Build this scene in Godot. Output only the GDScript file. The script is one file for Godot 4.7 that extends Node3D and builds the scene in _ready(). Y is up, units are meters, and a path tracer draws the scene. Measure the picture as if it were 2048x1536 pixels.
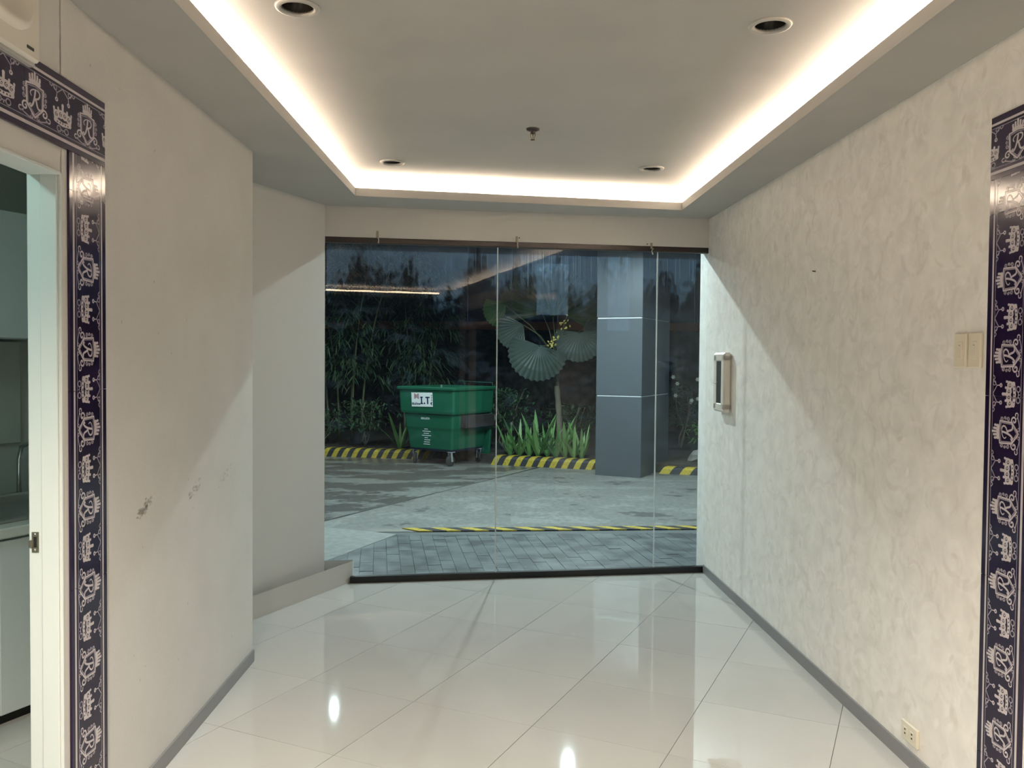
extends Node3D
# An empty lobby at dusk: cove-lit ceiling, tiled floor, a frameless glass front, and the planted driveway outside.

const EYE := 1.58
const CEIL := 2.64        # underside of the lowered soffit
const UPPER := 2.79       # underside of the raised ceiling inside the cove
const ROAD := -0.10
const GRID := 0.44118     # the floor tiles, pantry and planter lie turned by this angle

var rng := RandomNumberGenerator.new()
var M := {}
var used := {}

# ------------------------------------------------------------------ helpers
func numbered(called: String) -> String:
	if not used.has(called):
		used[called] = 0
		return called
	used[called] += 1
	return "%s_%03d" % [called, used[called]]

func new_st(smooth := false) -> SurfaceTool:
	var st := SurfaceTool.new()
	st.begin(Mesh.PRIMITIVE_TRIANGLES)
	st.set_smooth_group(0 if smooth else -1)
	return st

func mesh_of(st: SurfaceTool) -> ArrayMesh:
	st.generate_normals()
	return st.commit()

func put(parent: Node, called: String, mesh: Mesh, mat: Material, xf := Transform3D()) -> MeshInstance3D:
	var o := MeshInstance3D.new()
	o.name = numbered(called) if parent == self else called
	o.mesh = mesh
	o.material_override = null
	for i in mesh.get_surface_count():
		o.set_surface_override_material(i, mat)
	o.transform = xf
	parent.add_child(o, true)
	return o

func obj(parent: Node, called: String, st: SurfaceTool, mat: Material, xf := Transform3D()) -> MeshInstance3D:
	return put(parent, called, mesh_of(st), mat, xf)

func tag(o: Node, label: String, category: String, group := "") -> Node:
	o.set_meta("label", label)
	o.set_meta("category", category)
	if group:
		o.set_meta("group", group)
	return o

func thing(called: String, label: String, category: String, at := Vector3.ZERO, turn := 0.0, group := "") -> Node3D:
	var o := Node3D.new()
	o.name = numbered(called)
	add_child(o)
	o.position = at
	o.rotation.y = turn
	tag(o, label, category, group)
	return o

func structure(called: String) -> Node3D:
	var o := Node3D.new()
	o.name = numbered(called)
	add_child(o)
	o.set_meta("kind", "structure")
	return o

func struct_mesh(called: String, st: SurfaceTool, mat: Material) -> MeshInstance3D:
	var o := obj(self, called, st, mat)
	o.set_meta("kind", "structure")
	return o

# a, b, c, d run counter-clockwise seen from outside
func quad(st: SurfaceTool, a: Vector3, b: Vector3, c: Vector3, d: Vector3) -> void:
	tri(st, a, b, c)
	tri(st, a, c, d)

func tri(st: SurfaceTool, a: Vector3, b: Vector3, c: Vector3) -> void:
	for p: Vector3 in [a, c, b]:
		st.set_uv(Vector2(p.x, p.y))
		st.add_vertex(p)

func tri_uv(st: SurfaceTool, p: Array, uv: Array) -> void:
	for i in [0, 2, 1]:
		st.set_uv(uv[i])
		st.add_vertex(p[i])

# convex face, turned so that it looks away from the point c
func face(st: SurfaceTool, pts: Array, c: Vector3) -> void:
	var a: Vector3 = pts[0]
	var n: Vector3 = (pts[1] - a).cross(pts[2] - a)
	var mid := Vector3.ZERO
	for p: Vector3 in pts:
		mid += p
	mid /= pts.size()
	if n.dot(mid - c) < 0:
		pts.reverse()
	for i in range(1, pts.size() - 1):
		tri(st, pts[0], pts[i], pts[i + 1])

func box(st: SurfaceTool, xf: Transform3D, size: Vector3, bevel := 0.0) -> void:
	var h := size / 2
	var b := minf(bevel, minf(h.x, minf(h.y, h.z)) * 0.9)
	if b <= 0.0:
		for ax in 3:
			for s in [-1.0, 1.0]:
				var pts := []
				for q in [[-1, -1], [1, -1], [1, 1], [-1, 1]]:
					var v := Vector3.ZERO
					v[ax] = s * h[ax]
					v[(ax + 1) % 3] = q[0] * h[(ax + 1) % 3]
					v[(ax + 2) % 3] = q[1] * h[(ax + 2) % 3]
					pts.append(xf * v)
				face(st, pts, xf.origin)
		return
	var corner := func(s: Array, ax: int) -> Vector3:
		var v := Vector3.ZERO
		for k in 3:
			v[k] = s[k] * (h[k] if k == ax else h[k] - b)
		return xf * v
	for ax in 3:
		for s in [-1, 1]:
			var pts := []
			for q in [[-1, -1], [1, -1], [1, 1], [-1, 1]]:
				var sg := [0, 0, 0]
				sg[ax] = s
				sg[(ax + 1) % 3] = q[0]
				sg[(ax + 2) % 3] = q[1]
				pts.append(corner.call(sg, ax))
			face(st, pts, xf.origin)
	for ax in 3:   # the edges that run along ax
		for q in [[-1, -1], [1, -1], [1, 1], [-1, 1]]:
			var lo := [0, 0, 0]
			lo[ax] = -1
			lo[(ax + 1) % 3] = q[0]
			lo[(ax + 2) % 3] = q[1]
			var hi := lo.duplicate()
			hi[ax] = 1
			var e := (ax + 1) % 3
			var f := (ax + 2) % 3
			face(st, [corner.call(lo, e), corner.call(hi, e), corner.call(hi, f), corner.call(lo, f)], xf.origin)
	for x in [-1, 1]:
		for y in [-1, 1]:
			for z in [-1, 1]:
				face(st, [corner.call([x, y, z], 0), corner.call([x, y, z], 1), corner.call([x, y, z], 2)], xf.origin)

func at(x: float, y: float, z: float) -> Transform3D:
	return Transform3D(Basis(), Vector3(x, y, z))

func turned(x: float, y: float, z: float, turn: float) -> Transform3D:
	return Transform3D(Basis(Vector3.UP, turn), Vector3(x, y, z))

# a flat polygon pushed along the vector push; frame maps 2-D to 3-D
func slab(st: SurfaceTool, poly: PackedVector2Array, frame: Transform3D, depth: float) -> void:
	if Geometry2D.is_polygon_clockwise(poly):
		poly.reverse()
	var t := Geometry2D.triangulate_polygon(poly)
	var up := frame.basis.z.normalized() * depth
	var q := func(v: Vector2) -> Vector3: return frame * Vector3(v.x, v.y, 0)
	for i in range(0, t.size(), 3):
		var a: Vector2 = poly[t[i]]
		var b: Vector2 = poly[t[i + 1]]
		var c: Vector2 = poly[t[i + 2]]
		if (b - a).cross(c - a) < 0:
			var k := b
			b = c
			c = k
		tri(st, q.call(a) + up, q.call(b) + up, q.call(c) + up)
		tri(st, q.call(a), q.call(c), q.call(b))
	for i in poly.size():
		var a3: Vector3 = q.call(poly[i])
		var b3: Vector3 = q.call(poly[(i + 1) % poly.size()])
		quad(st, a3, b3, b3 + up, a3 + up)

# plan polygon of (x, z) between two heights
func prism(st: SurfaceTool, plan: Array, y0: float, y1: float) -> void:
	var p := PackedVector2Array()
	for v: Vector2 in plan:
		p.append(Vector2(v.x, -v.y))
	slab(st, p, Transform3D(Basis(Vector3(1, 0, 0), Vector3(0, 0, -1), Vector3(0, 1, 0)), Vector3(0, y0, 0)), y1 - y0)

# a wall standing on the line a-b, `thick` to the left of the way from a to b
func wall(st: SurfaceTool, a: Vector2, b: Vector2, thick: float, y0: float, y1: float) -> void:
	var d := (b - a).normalized()
	var n := Vector2(d.y, -d.x) * thick
	prism(st, [a, b, b + n, a + n], y0, y1)

func tube(st: SurfaceTool, path: Array, radius: Array, sides := 8, caps := true) -> void:
	var rings := []
	var side := Vector3.ZERO
	for i in path.size():
		var d: Vector3 = (path[mini(i + 1, path.size() - 1)] - path[maxi(i - 1, 0)]).normalized()
		if side == Vector3.ZERO:
			side = d.cross(Vector3.UP if absf(d.y) < 0.9 else Vector3.RIGHT).normalized()
		else:
			side = (side - d * side.dot(d)).normalized()
		var other := d.cross(side)
		var ring := []
		for k in sides:
			var a := TAU * k / sides
			ring.append(path[i] + (side * cos(a) + other * sin(a)) * radius[i])
		rings.append(ring)
	for i in rings.size() - 1:
		for k in sides:
			var l := (k + 1) % sides
			quad(st, rings[i][k], rings[i][l], rings[i + 1][l], rings[i + 1][k])
	if caps:
		for e in [0, rings.size() - 1]:
			for k in sides:
				var l := (k + 1) % sides
				if e == 0:
					tri(st, path[0], rings[0][l], rings[0][k])
				else:
					tri(st, path[e], rings[e][k], rings[e][l])

# profile of (radius, height) turned round y, outside to the right of the way up
func lathe(st: SurfaceTool, profile: Array, sides := 24, xf := Transform3D()) -> void:
	for i in profile.size() - 1:
		var p: Vector2 = profile[i]
		var q: Vector2 = profile[i + 1]
		for k in sides:
			var a := TAU * k / sides
			var b := TAU * (k + 1) / sides
			var pa := xf * Vector3(p.x * cos(a), p.y, -p.x * sin(a))
			var pb := xf * Vector3(p.x * cos(b), p.y, -p.x * sin(b))
			var qa := xf * Vector3(q.x * cos(a), q.y, -q.x * sin(a))
			var qb := xf * Vector3(q.x * cos(b), q.y, -q.x * sin(b))
			if p.x > 1e-6:
				tri(st, pa, pb, qb)
			if q.x > 1e-6:
				tri(st, pa, qb, qa)

# rounded rectangles (height, half width, half depth, corner radius) lofted upwards
func loft(st: SurfaceTool, levels: Array, cap_bottom := true, cap_top := false) -> void:
	var rings := []
	for l: Array in levels:
		var ring := []
		for c in 4:
			var sx := [1, -1, -1, 1][c] as float
			var sz := [-1, -1, 1, 1][c] as float
			for k in 4:
				var a := PI / 2 * c + PI / 2 * k / 3.0
				ring.append(Vector3(sx * (l[1] - l[3]) + cos(a) * l[3], l[0], sz * (l[2] - l[3]) - sin(a) * l[3]))
		rings.append(ring)
	for i in rings.size() - 1:
		for k in 16:
			var m := (k + 1) % 16
			quad(st, rings[i][k], rings[i][m], rings[i + 1][m], rings[i + 1][k])
	for k in range(1, 15):
		if cap_bottom:
			tri(st, rings[0][0], rings[0][k + 1], rings[0][k])
		if cap_top:
			var r: Array = rings[-1]
			tri(st, r[0], r[k], r[k + 1])

# a folded, bending leaf
func blade(st: SurfaceTool, base: Vector3, dir: Vector3, side: Vector3, length: float, width: float, droop: float, segs := 5, tip := 0.05) -> void:
	var pts := []
	var p := base
	var d := dir.normalized()
	for i in segs + 1:
		pts.append(p)
		d = (d + Vector3(0, -droop / segs, 0)).normalized()
		p += d * length / segs
	side = side.normalized()
	var up := side.cross(dir).normalized() * 0.18
	for i in segs:
		var w0 := width * 0.5 * (sin(PI * clampf(0.12 + 0.88 * i / segs, 0, 1)) ** 0.7 * 0.95 + tip)
		var w1 := width * 0.5 * (sin(PI * clampf(0.12 + 0.88 * (i + 1) / segs, 0, 1)) ** 0.7 * 0.95 + tip)
		if i == segs - 1:
			w1 = 0.0004
		for s in [-1.0, 1.0]:
			var a: Vector3 = pts[i]
			var b: Vector3 = pts[i + 1]
			var a2: Vector3 = a + side * s * w0 + up * w0
			var b2: Vector3 = b + side * s * w1 + up * w1
			if s > 0:
				quad(st, a, a2, b2, b)
			else:
				quad(st, a, b, b2, a2)

func lin(r: float, g: float, b: float, a := 1.0) -> Color:
	var c := Color(r, g, b).linear_to_srgb()
	return Color(c.r, c.g, c.b, a)

func mat(called: String, color: Color, rough := 0.7, metal := 0.0) -> StandardMaterial3D:
	var m := StandardMaterial3D.new()
	m.resource_name = called
	m.albedo_color = color
	m.roughness = rough
	m.metallic = metal
	M[called] = m
	return m

func noise_tex(freq: float, seed_: int, stops: Array, size := 512, octaves := 4, kind := FastNoiseLite.TYPE_SIMPLEX_SMOOTH) -> NoiseTexture2D:
	var n := FastNoiseLite.new()
	n.seed = seed_
	n.noise_type = kind
	n.frequency = freq
	n.fractal_octaves = octaves
	var t := NoiseTexture2D.new()
	t.width = size
	t.height = size
	t.seamless = true
	t.noise = n
	if stops.size():
		var g := Gradient.new()
		var off := PackedFloat32Array()
		var col := PackedColorArray()
		for s: Array in stops:
			off.append(s[0])
			col.append(s[1])
		g.offsets = off
		g.colors = col
		t.color_ramp = g
	return t

func triplanar(m: StandardMaterial3D, per_metre: float) -> void:
	m.uv1_triplanar = true
	m.uv1_world_triplanar = true
	m.uv1_scale = Vector3.ONE * per_metre

func grey(v: float) -> Color:
	return Color(v, v, v)

# ------------------------------------------------------------------ pictures that are computed
func bold(im: Image, pts: Array, w: float, c: Color, closed := false) -> void:
	stroke(im, pts, w * 1.4, c, closed)

func stroke(im: Image, pts: Array, w: float, c: Color, closed := false) -> void:
	var n := pts.size() - (0 if closed else 1)
	var W := im.get_width()
	var H := im.get_height()
	for i in n:
		var a: Vector2 = pts[i]
		var b: Vector2 = pts[(i + 1) % pts.size()]
		var lo := a.min(b) - Vector2.ONE * (w + 1)
		var hi := a.max(b) + Vector2.ONE * (w + 1)
		var ab := b - a
		var l2 := maxf(ab.length_squared(), 1e-6)
		for y in range(maxi(0, int(lo.y)), mini(H, int(hi.y) + 1)):
			for x in range(int(lo.x), int(hi.x) + 1):
				var p := Vector2(x + 0.5, y + 0.5)
				var t := clampf((p - a).dot(ab) / l2, 0, 1)
				var k := clampf(w / 2 - (p - a - ab * t).length() + 0.5, 0, 1) * c.a
				if k > 0:
					var xx := posmod(x, W)
					im.set_pixel(xx, y, im.get_pixel(xx, y).lerp(Color(c.r, c.g, c.b), k))

func arc(c: Vector2, r: float, a0: float, a1: float, n := 14, r1 := -1.0) -> Array:
	var out := []
	for i in n + 1:
		var t := float(i) / n
		var a := deg_to_rad(lerpf(a0, a1, t))
		out.append(c + Vector2(cos(a), -sin(a)) * lerpf(r, r if r1 < 0 else r1, t))
	return out

func curve(p: Array, n := 12) -> Array:
	var out := []
	for i in n + 1:
		var t := float(i) / n
		out.append(p[0].bezier_interpolate(p[1], p[2], p[3], t))
	return out

# One repeat of the printed border: a shield with a script R, then a crown. Up is away from the doorway.
func border_print() -> Image:
	var im := Image.create(560, 512, false, Image.FORMAT_RGB8)
	im.fill(Color8(32, 20, 50))
	var L := Color8(196, 188, 190)
	var D := Color8(158, 150, 158)
	var v := func(x: float, y: float) -> Vector2: return Vector2(x, y)
	for x in [0]:
		im.fill_rect(Rect2i(0, 52, 560, 20), L)
		im.fill_rect(Rect2i(0, 78, 560, 6), Color8(20, 14, 26))
		im.fill_rect(Rect2i(0, 418, 560, 5), D)
		im.fill_rect(Rect2i(0, 446, 560, 24), L)
	# shield
	var cx := 150.0
	var sh := [Vector2(cx - 82, 190), Vector2(cx, 176), Vector2(cx + 82, 190), Vector2(cx + 76, 330), Vector2(cx, 402), Vector2(cx - 76, 330)]
	var sh2 := []
	for p: Vector2 in sh:
		sh2.append(Vector2(cx, 280) + (p - Vector2(cx, 280)) * 0.85)
	bold(im, sh, 9, L, true)
	bold(im, sh2, 5, D, true)
	# the script R
	bold(im, curve([Vector2(cx + 4, 222), Vector2(cx - 2, 270), Vector2(cx - 14, 322), Vector2(cx - 38, 336)]), 11, L)
	bold(im, curve([Vector2(cx - 38, 336), Vector2(cx - 54, 342), Vector2(cx - 56, 322), Vector2(cx - 42, 320)]), 8, L)
	bold(im, curve([Vector2(cx - 34, 262), Vector2(cx - 62, 240), Vector2(cx - 20, 206), Vector2(cx + 26, 212)]), 6, L)
	bold(im, curve([Vector2(cx + 26, 212), Vector2(cx + 62, 218), Vector2(cx + 52, 272), Vector2(cx - 4, 276)]), 9, L)
	bold(im, curve([Vector2(cx - 2, 276), Vector2(cx + 26, 280), Vector2(cx + 10, 340), Vector2(cx + 48, 336)]), 11, L)
	# the small crown on the shield
	for k in 5:
		var x: float = cx - 48 + 24 * k
		var top: float = [128, 116, 98, 116, 128][k]
		bold(im, [Vector2(cx - 40 + 20 * k, 172), Vector2(x, top + 10)], 13, L)
		bold(im, [Vector2(x, top), Vector2(x, top + 2)], 13, L)
	bold(im, [Vector2(cx - 46, 166), Vector2(cx, 158), Vector2(cx + 46, 166)], 16, L)
	# scrolls beside and below the shield
	for s in [-1.0, 1.0]:
		for q in [[96, 214, 16], [104, 250, 12], [98, 286, 17]]:
			var c := Vector2(cx + s * q[0], q[1])
			bold(im, arc(c, q[2], 90 if s > 0 else 90, 90 - s * 400, 16, q[2] * 0.3), 6, D)
		bold(im, arc(Vector2(cx + s * 92, 352), 34, 90 + s * 60, 90 - s * 330, 22, 8), 9, L)
		bold(im, arc(Vector2(cx + s * 34, 404), 17, 90, 90 + s * 300, 14, 6), 6, D)
		bold(im, curve([Vector2(cx + s * 110, 384), Vector2(cx + s * 150, 420), Vector2(cx + s * 165, 360), Vector2(cx + s * 128, 366)]), 6, L)
		bold(im, curve([Vector2(cx + s * 20, 410), Vector2(cx + s * 70, 420), Vector2(cx + s * 90, 395), Vector2(cx + s * 130, 392)]), 7, D)
	# the large crown
	var kx := 430.0
	bold(im, [Vector2(kx - 78, 338), Vector2(kx, 350), Vector2(kx + 78, 338)], 22, L)
	for k in 5:
		bold(im, [Vector2(kx - 56 + 28 * k, 344), Vector2(kx - 55 + 28 * k, 344)], 8, Color8(40, 30, 46))
	for k in 4:
		var c := Vector2(kx - 66 + 44 * k, 294 - (10 if k in [1, 2] else 0))
		bold(im, arc(c, 23, 0, 360, 20), 12, L)
		bold(im, arc(c + Vector2(4, 2), 12, 40, 300, 10, 4), 5, L)
	bold(im, [Vector2(kx - 84, 330), Vector2(kx - 92, 262)], 10, L)
	bold(im, [Vector2(kx + 84, 330), Vector2(kx + 92, 262)], 10, L)
	bold(im, [Vector2(kx, 262), Vector2(kx, 226)], 16, L)
	bold(im, [Vector2(kx, 214), Vector2(kx, 216)], 18, L)
	for s in [-1.0, 1.0]:
		bold(im, [Vector2(kx + s * 46, 262), Vector2(kx + s * 48, 246)], 14, L)
		bold(im, [Vector2(kx + s * 92, 256), Vector2(kx + s * 92, 258)], 14, L)
		# hanging swags above the crown
		bold(im, [Vector2(kx + s * 4, 98), Vector2(kx + s * 60, 142)], 6, D)
		bold(im, [Vector2(kx + s * 60, 142), Vector2(kx + s * 104, 98)], 6, D)
		bold(im, arc(Vector2(kx + s * 78, 112), 16, 0, 360, 14), 5, D)
		bold(im, [Vector2(kx + s * 62, 150), Vector2(kx + s * 64, 176)], 5, L)
		bold(im, arc(Vector2(kx + s * 64, 190), 11, 0, 360, 12), 7, L)
		bold(im, curve([Vector2(kx + s * 104, 98), Vector2(kx + s * 112, 130), Vector2(kx + s * 130, 112), Vector2(kx + s * 136, 96)]), 6, D)
		bold(im, arc(Vector2(kx + s * 40, 390), 20, 0, 360, 16), 6, D)
		bold(im, curve([Vector2(kx + s * 18, 396), Vector2(kx + s * 6, 380), Vector2(kx, 398), Vector2(kx, 406)]), 5, D)
	bold(im, [Vector2(0, 94), Vector2(560, 94)], 4, D)
	return im

# trowelled plaster: many short curved strokes, lighter and darker than the ground
func plaster_print() -> Image:
	var im := Image.create(1024, 1024, false, Image.FORMAT_RGB8)
	var base := lin(0.89, 0.86, 0.81)
	im.fill(base)
	var n := FastNoiseLite.new()
	n.seed = 5
	n.frequency = 0.012
	for y in 1024:
		for x in 1024:
			var k := 1.0 + 0.05 * n.get_noise_2d(x, y)
			im.set_pixel(x, y, Color(base.r * k, base.g * k, base.b * k))
	rng.seed = 77
	for i in 1150:
		var c := Vector2(rng.randf() * 1024, rng.randf() * 1024)
		var r := rng.randf_range(14, 60)
		var a0 := rng.randf() * 360
		var pts := arc(c, r, a0, a0 + rng.randf_range(40, 150), 7, r * rng.randf_range(0.7, 1.5))
		var lighter := rng.randf() < 0.55
		var col := Color(base.r * 1.05, base.g * 1.05, base.b * 1.06) if lighter else Color(base.r * 0.94, base.g * 0.93, base.b * 0.92)
		col.a = rng.randf_range(0.06, 0.24)
		stroke(im, pts, rng.randf_range(3, 15), col)
	return im

# painted wall with the three scuffs: one picture laid once over the long left wall (1.94 m by 2.64 m)
func scuffed_print() -> Image:
	var W := 776
	var H := 1056
	var im := Image.create(W, H, false, Image.FORMAT_RGB8)
	var base := lin(0.62, 0.60, 0.575)
	var n := FastNoiseLite.new()
	n.seed = 9
	n.frequency = 0.006
	var f := FastNoiseLite.new()
	f.seed = 3
	f.frequency = 0.16
	for y in H:
		for x in W:
			var k := 1.0 + 0.022 * n.get_noise_2d(x, y) + 0.015 * f.get_noise_2d(x, y)
			im.set_pixel(x, y, Color(base.r * k, base.g * k, base.b * k))
	rng.seed = 31
	var dark := Color8(92, 82, 74, 150)
	# metres from the far corner and above the floor
	for s: Array in [[1.34, 1.025, 60, 1.0], [0.835, 1.019, 26, 0.75], [0.44, 1.026, 16, 0.45]]:
		for i in s[2]:
			var p := Vector2(s[0] + rng.randfn(0, 0.03), s[1] + rng.randfn(0, 0.012))
			p.y += (s[0] - p.x) * 0.35
			var q := p + Vector2(-rng.randf_range(0.004, 0.02), rng.randf_range(-0.002, 0.008))
			dark.a = rng.randf_range(0.1, 0.4) * s[3]
			stroke(im, [Vector2(p.x * 400, H - p.y * 400), Vector2(q.x * 400, H - q.y * 400)], rng.randf_range(1.2, 4.5), dark)
	for i in 26:
		var p := Vector2(rng.randf() * W, rng.randf() * H)
		dark.a = 0.35
		stroke(im, [p, p + Vector2(0.5, 1.5)], rng.randf_range(1.2, 2.4), dark)
	return im

# concrete with wet patches and puddle rims, six metres across
func road_print(dark_share: float, seed_: int) -> Image:
	var S := 768
	var im := Image.create(S, S, false, Image.FORMAT_RGB8)
	var a := FastNoiseLite.new()
	a.seed = seed_
	a.frequency = 0.008
	a.fractal_octaves = 4
	var b := FastNoiseLite.new()
	b.seed = seed_ + 1
	b.frequency = 0.05
	b.fractal_octaves = 3
	var c := FastNoiseLite.new()
	c.seed = seed_ + 2
	c.frequency = 0.3
	var dry := lin(0.175, 0.184, 0.173)
	var wet := lin(0.09, 0.093, 0.088)
	var pale := lin(0.27, 0.287, 0.27)
	for y in S:
		for x in S:
			var k := a.get_noise_2d(x * 0.7, y * 1.3) + 0.25 * b.get_noise_2d(x, y)
			var w := smoothstep(-0.06, 0.06, k - lerpf(0.45, -0.25, dark_share))
			var col := dry.lerp(wet, w)
			col = col.lerp(pale, smoothstep(0.18, 0.3, -k + 0.3 * b.get_noise_2d(x + 300, y)) * 0.5)
			var g := 1.0 + 0.10 * c.get_noise_2d(x, y) + 0.10 * b.get_noise_2d(x * 2.0, y)
			im.set_pixel(x, y, Color(col.r * g, col.g * g, col.b * g))
	return im

# grime on the outer face of the panes: run marks, smears and the ghosts of two peeled-off notices
func grime_print() -> Image:
	var W := 1110
	var H := 480
	var im := Image.create(W, H, false, Image.FORMAT_RGBA8)
	im.fill(Color(0.60, 0.70, 0.80, 0.0))
	var a := FastNoiseLite.new()
	a.seed = 21
	a.frequency = 0.01
	a.fractal_octaves = 4
	var b := FastNoiseLite.new()
	b.seed = 22
	b.frequency = 0.06
	b.fractal_octaves = 3
	rng.seed = 8
	var runs := PackedFloat32Array()
	runs.resize(W)
	for x in W:
		runs[x] = 0.0
	for i in 190:
		var x := rng.randi_range(0, W - 1)
		if i > 60:
			x = int(clampf(rng.randfn(620, 70), 470, 790))
		runs[x] = maxf(runs[x], rng.randf_range(0.04, 0.24))
	for y in H:
		for x in W:
			var smear := maxf(0.0, a.get_noise_2d(x * 0.5, y * 2.6) + 0.1) * 0.10
			var edge := smoothstep(-0.25, 0.25, a.get_noise_2d(x * 0.8, 900) * 0.9 + b.get_noise_2d(x, y) * 0.35 + 0.55 - y / 80.0) * 0.15
			var long := 70.0 + 60.0 * absf(a.get_noise_2d(x * 6.0, 77))
			var run := runs[x] * smoothstep(long, long * 0.3, y + 20 * b.get_noise_2d(x * 3.0, y))
			var al := 0.008 + 0.6 * smear * smoothstep(0.0, 0.3, b.get_noise_2d(x * 0.3, y) + 0.2) + edge + run
			im.set_pixel(x, y, Color(0.58, 0.69, 0.80, clampf(al, 0, 0.5)))
	for r: Array in [[592, 22, 92, 76, 0.18], [802, 8, 66, 112, 0.15]]:
		for y in range(r[1], r[1] + r[3]):
			for x in range(r[0], r[0] + r[2]):
				var c := im.get_pixel(x, y)
				c.a = minf(0.55, c.a + r[4] * (0.8 + 0.5 * b.get_noise_2d(x, y)))
				im.set_pixel(x, y, c)
	return im

func tex(im: Image) -> ImageTexture:
	return ImageTexture.create_from_image(im)

# ------------------------------------------------------------------ materials
func make_materials() -> void:
	var m := mat("ceiling_paint", lin(0.45, 0.44, 0.42), 0.75)
	m.albedo_texture = noise_tex(0.006, 4, [[0.0, grey(0.965)], [1.0, grey(1.0)]], 512, 3)
	triplanar(m, 0.5)
	mat("beige_paint", lin(0.62, 0.60, 0.575), 0.75)
	m = mat("scuffed_paint", Color.WHITE, 0.7)
	m.albedo_texture = tex(scuffed_print())
	m = mat("plaster", Color.WHITE, 0.5)
	m.albedo_texture = tex(plaster_print())
	triplanar(m, 0.52)
	m.heightmap_enabled = true
	m.heightmap_texture = noise_tex(0.02, 12, [], 512, 4)
	m.heightmap_scale = 0.05
	mat("skirting_grey", lin(0.235, 0.235, 0.24), 0.45)
	for k in 4:
		var v: float = [1.0, 0.975, 0.99, 0.96][k]
		m = mat("floor_tile_%d" % k, lin(0.56 * v, 0.545 * v, 0.52 * v), 0.03)
		m.metallic_specular = 0.65
		m.albedo_texture = noise_tex(0.004, 40 + k, [[0.0, grey(0.97)], [0.5, grey(0.99)], [1.0, grey(1.0)]], 256, 4)
		triplanar(m, 0.8)
	mat("grout", lin(0.22, 0.20, 0.175), 0.8)
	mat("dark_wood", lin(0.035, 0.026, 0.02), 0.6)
	mat("white_plaster", lin(0.62, 0.66, 0.65), 0.6)
	mat("black_metal", lin(0.006, 0.006, 0.007), 0.35)
	mat("brown_frame", lin(0.018, 0.011, 0.010), 0.4)
	mat("silicone", lin(0.62, 0.70, 0.72), 0.4)
	mat("steel", lin(0.55, 0.55, 0.54), 0.28, 1.0)
	mat("dull_brass", lin(0.30, 0.27, 0.21), 0.4, 0.8)
	mat("dark_reflector", lin(0.20, 0.19, 0.18), 0.25, 0.9)
	mat("lamp_glass", lin(0.75, 0.74, 0.70), 0.15)
	mat("trim_white", lin(0.42, 0.41, 0.385), 0.4)
	mat("plate_ivory", lin(0.76, 0.70, 0.57), 0.35)
	mat("slot_black", lin(0.01, 0.01, 0.01), 0.6)
	mat("unit_plastic", lin(0.72, 0.68, 0.61), 0.4)
	mat("cabinet_white", lin(0.62, 0.66, 0.65), 0.4)
	mat("splash_tile", lin(0.40, 0.40, 0.36), 0.35)
	mat("counter", lin(0.60, 0.61, 0.57), 0.3)
	m = mat("border_tile", Color.WHITE, 0.13)
	m.albedo_texture = tex(border_print())
	m = mat("pane_glass", Color(0.05, 0.07, 0.08, 0.03), 0.0)
	m.transparency = BaseMaterial3D.TRANSPARENCY_ALPHA
	m.metallic_specular = 0.34
	m = mat("grime", Color.WHITE, 0.9)
	m.albedo_texture = tex(grime_print())
	m.transparency = BaseMaterial3D.TRANSPARENCY_ALPHA
	m.metallic_specular = 0.0
	m.backlight_enabled = true
	m.backlight = Color(0.95, 0.95, 0.95)
	m = mat("strip_glow", lin(0.9, 0.8, 0.6), 0.5)
	m.emission_enabled = true
	m.emission = Color(1.0, 0.89, 0.75)
	m.emission_energy_multiplier = 20.0
	m = mat("lamp_face", lin(0.8, 0.78, 0.7), 0.5)
	m.emission_enabled = true
	m.emission = Color(1.0, 0.945, 0.87)
	m.emission_energy_multiplier = 0.8
	m = mat("lamp_glow", lin(0.8, 0.85, 0.9), 0.5)
	m.emission_enabled = true
	m.emission = Color(0.86, 0.95, 1.0)
	m.emission_energy_multiplier = 30.0
	m = mat("panel_glow", lin(0.8, 0.85, 0.85), 0.5)
	m.emission_enabled = true
	m.emission = Color(0.86, 1.0, 0.97)
	m.emission_energy_multiplier = 3.0
	# outdoors
	m = mat("road_dry", Color.WHITE, 0.55)
	m.albedo_texture = tex(road_print(0.02, 60))
	triplanar(m, 1.0 / 6.0)
	m = mat("road_wet", Color.WHITE, 0.32)
	m.albedo_texture = tex(road_print(0.74, 90))
	triplanar(m, 1.0 / 6.0)
	m = mat("ramp_concrete", lin(0.29, 0.31, 0.295), 0.8)
	m.albedo_texture = noise_tex(0.05, 71, [[0.0, grey(0.86)], [1.0, grey(1.0)]], 256, 4)
	triplanar(m, 0.7)
	for k in 4:
		var v: float = [1.0, 0.93, 1.07, 0.97][k]
		m = mat("paver_%d" % k, lin(0.155 * v, 0.178 * v, 0.185 * v), 0.42)
		m.albedo_texture = noise_tex(0.012, 80, [[0.25, grey(0.72)], [0.5, grey(0.9)], [0.75, grey(1.0)]], 512, 5)
		triplanar(m, 0.45)
	mat("joint_dark", lin(0.03, 0.031, 0.03), 0.9)
	mat("paver_bed", lin(0.11, 0.125, 0.13), 0.9)
	m = mat("kerb_yellow", lin(0.52, 0.40, 0.035), 0.6)
	m.albedo_texture = noise_tex(0.04, 95, [[0.0, grey(0.62)], [0.4, grey(0.92)], [1.0, grey(1.0)]], 256, 4)
	triplanar(m, 2.0)
	m = mat("kerb_black", lin(0.035, 0.038, 0.045), 0.6)
	m.albedo_texture = noise_tex(0.04, 96, [[0.0, grey(0.6)], [1.0, grey(1.0)]], 256, 4)
	triplanar(m, 2.0)
	mat("kerb_concrete", lin(0.22, 0.22, 0.2), 0.8)
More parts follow.
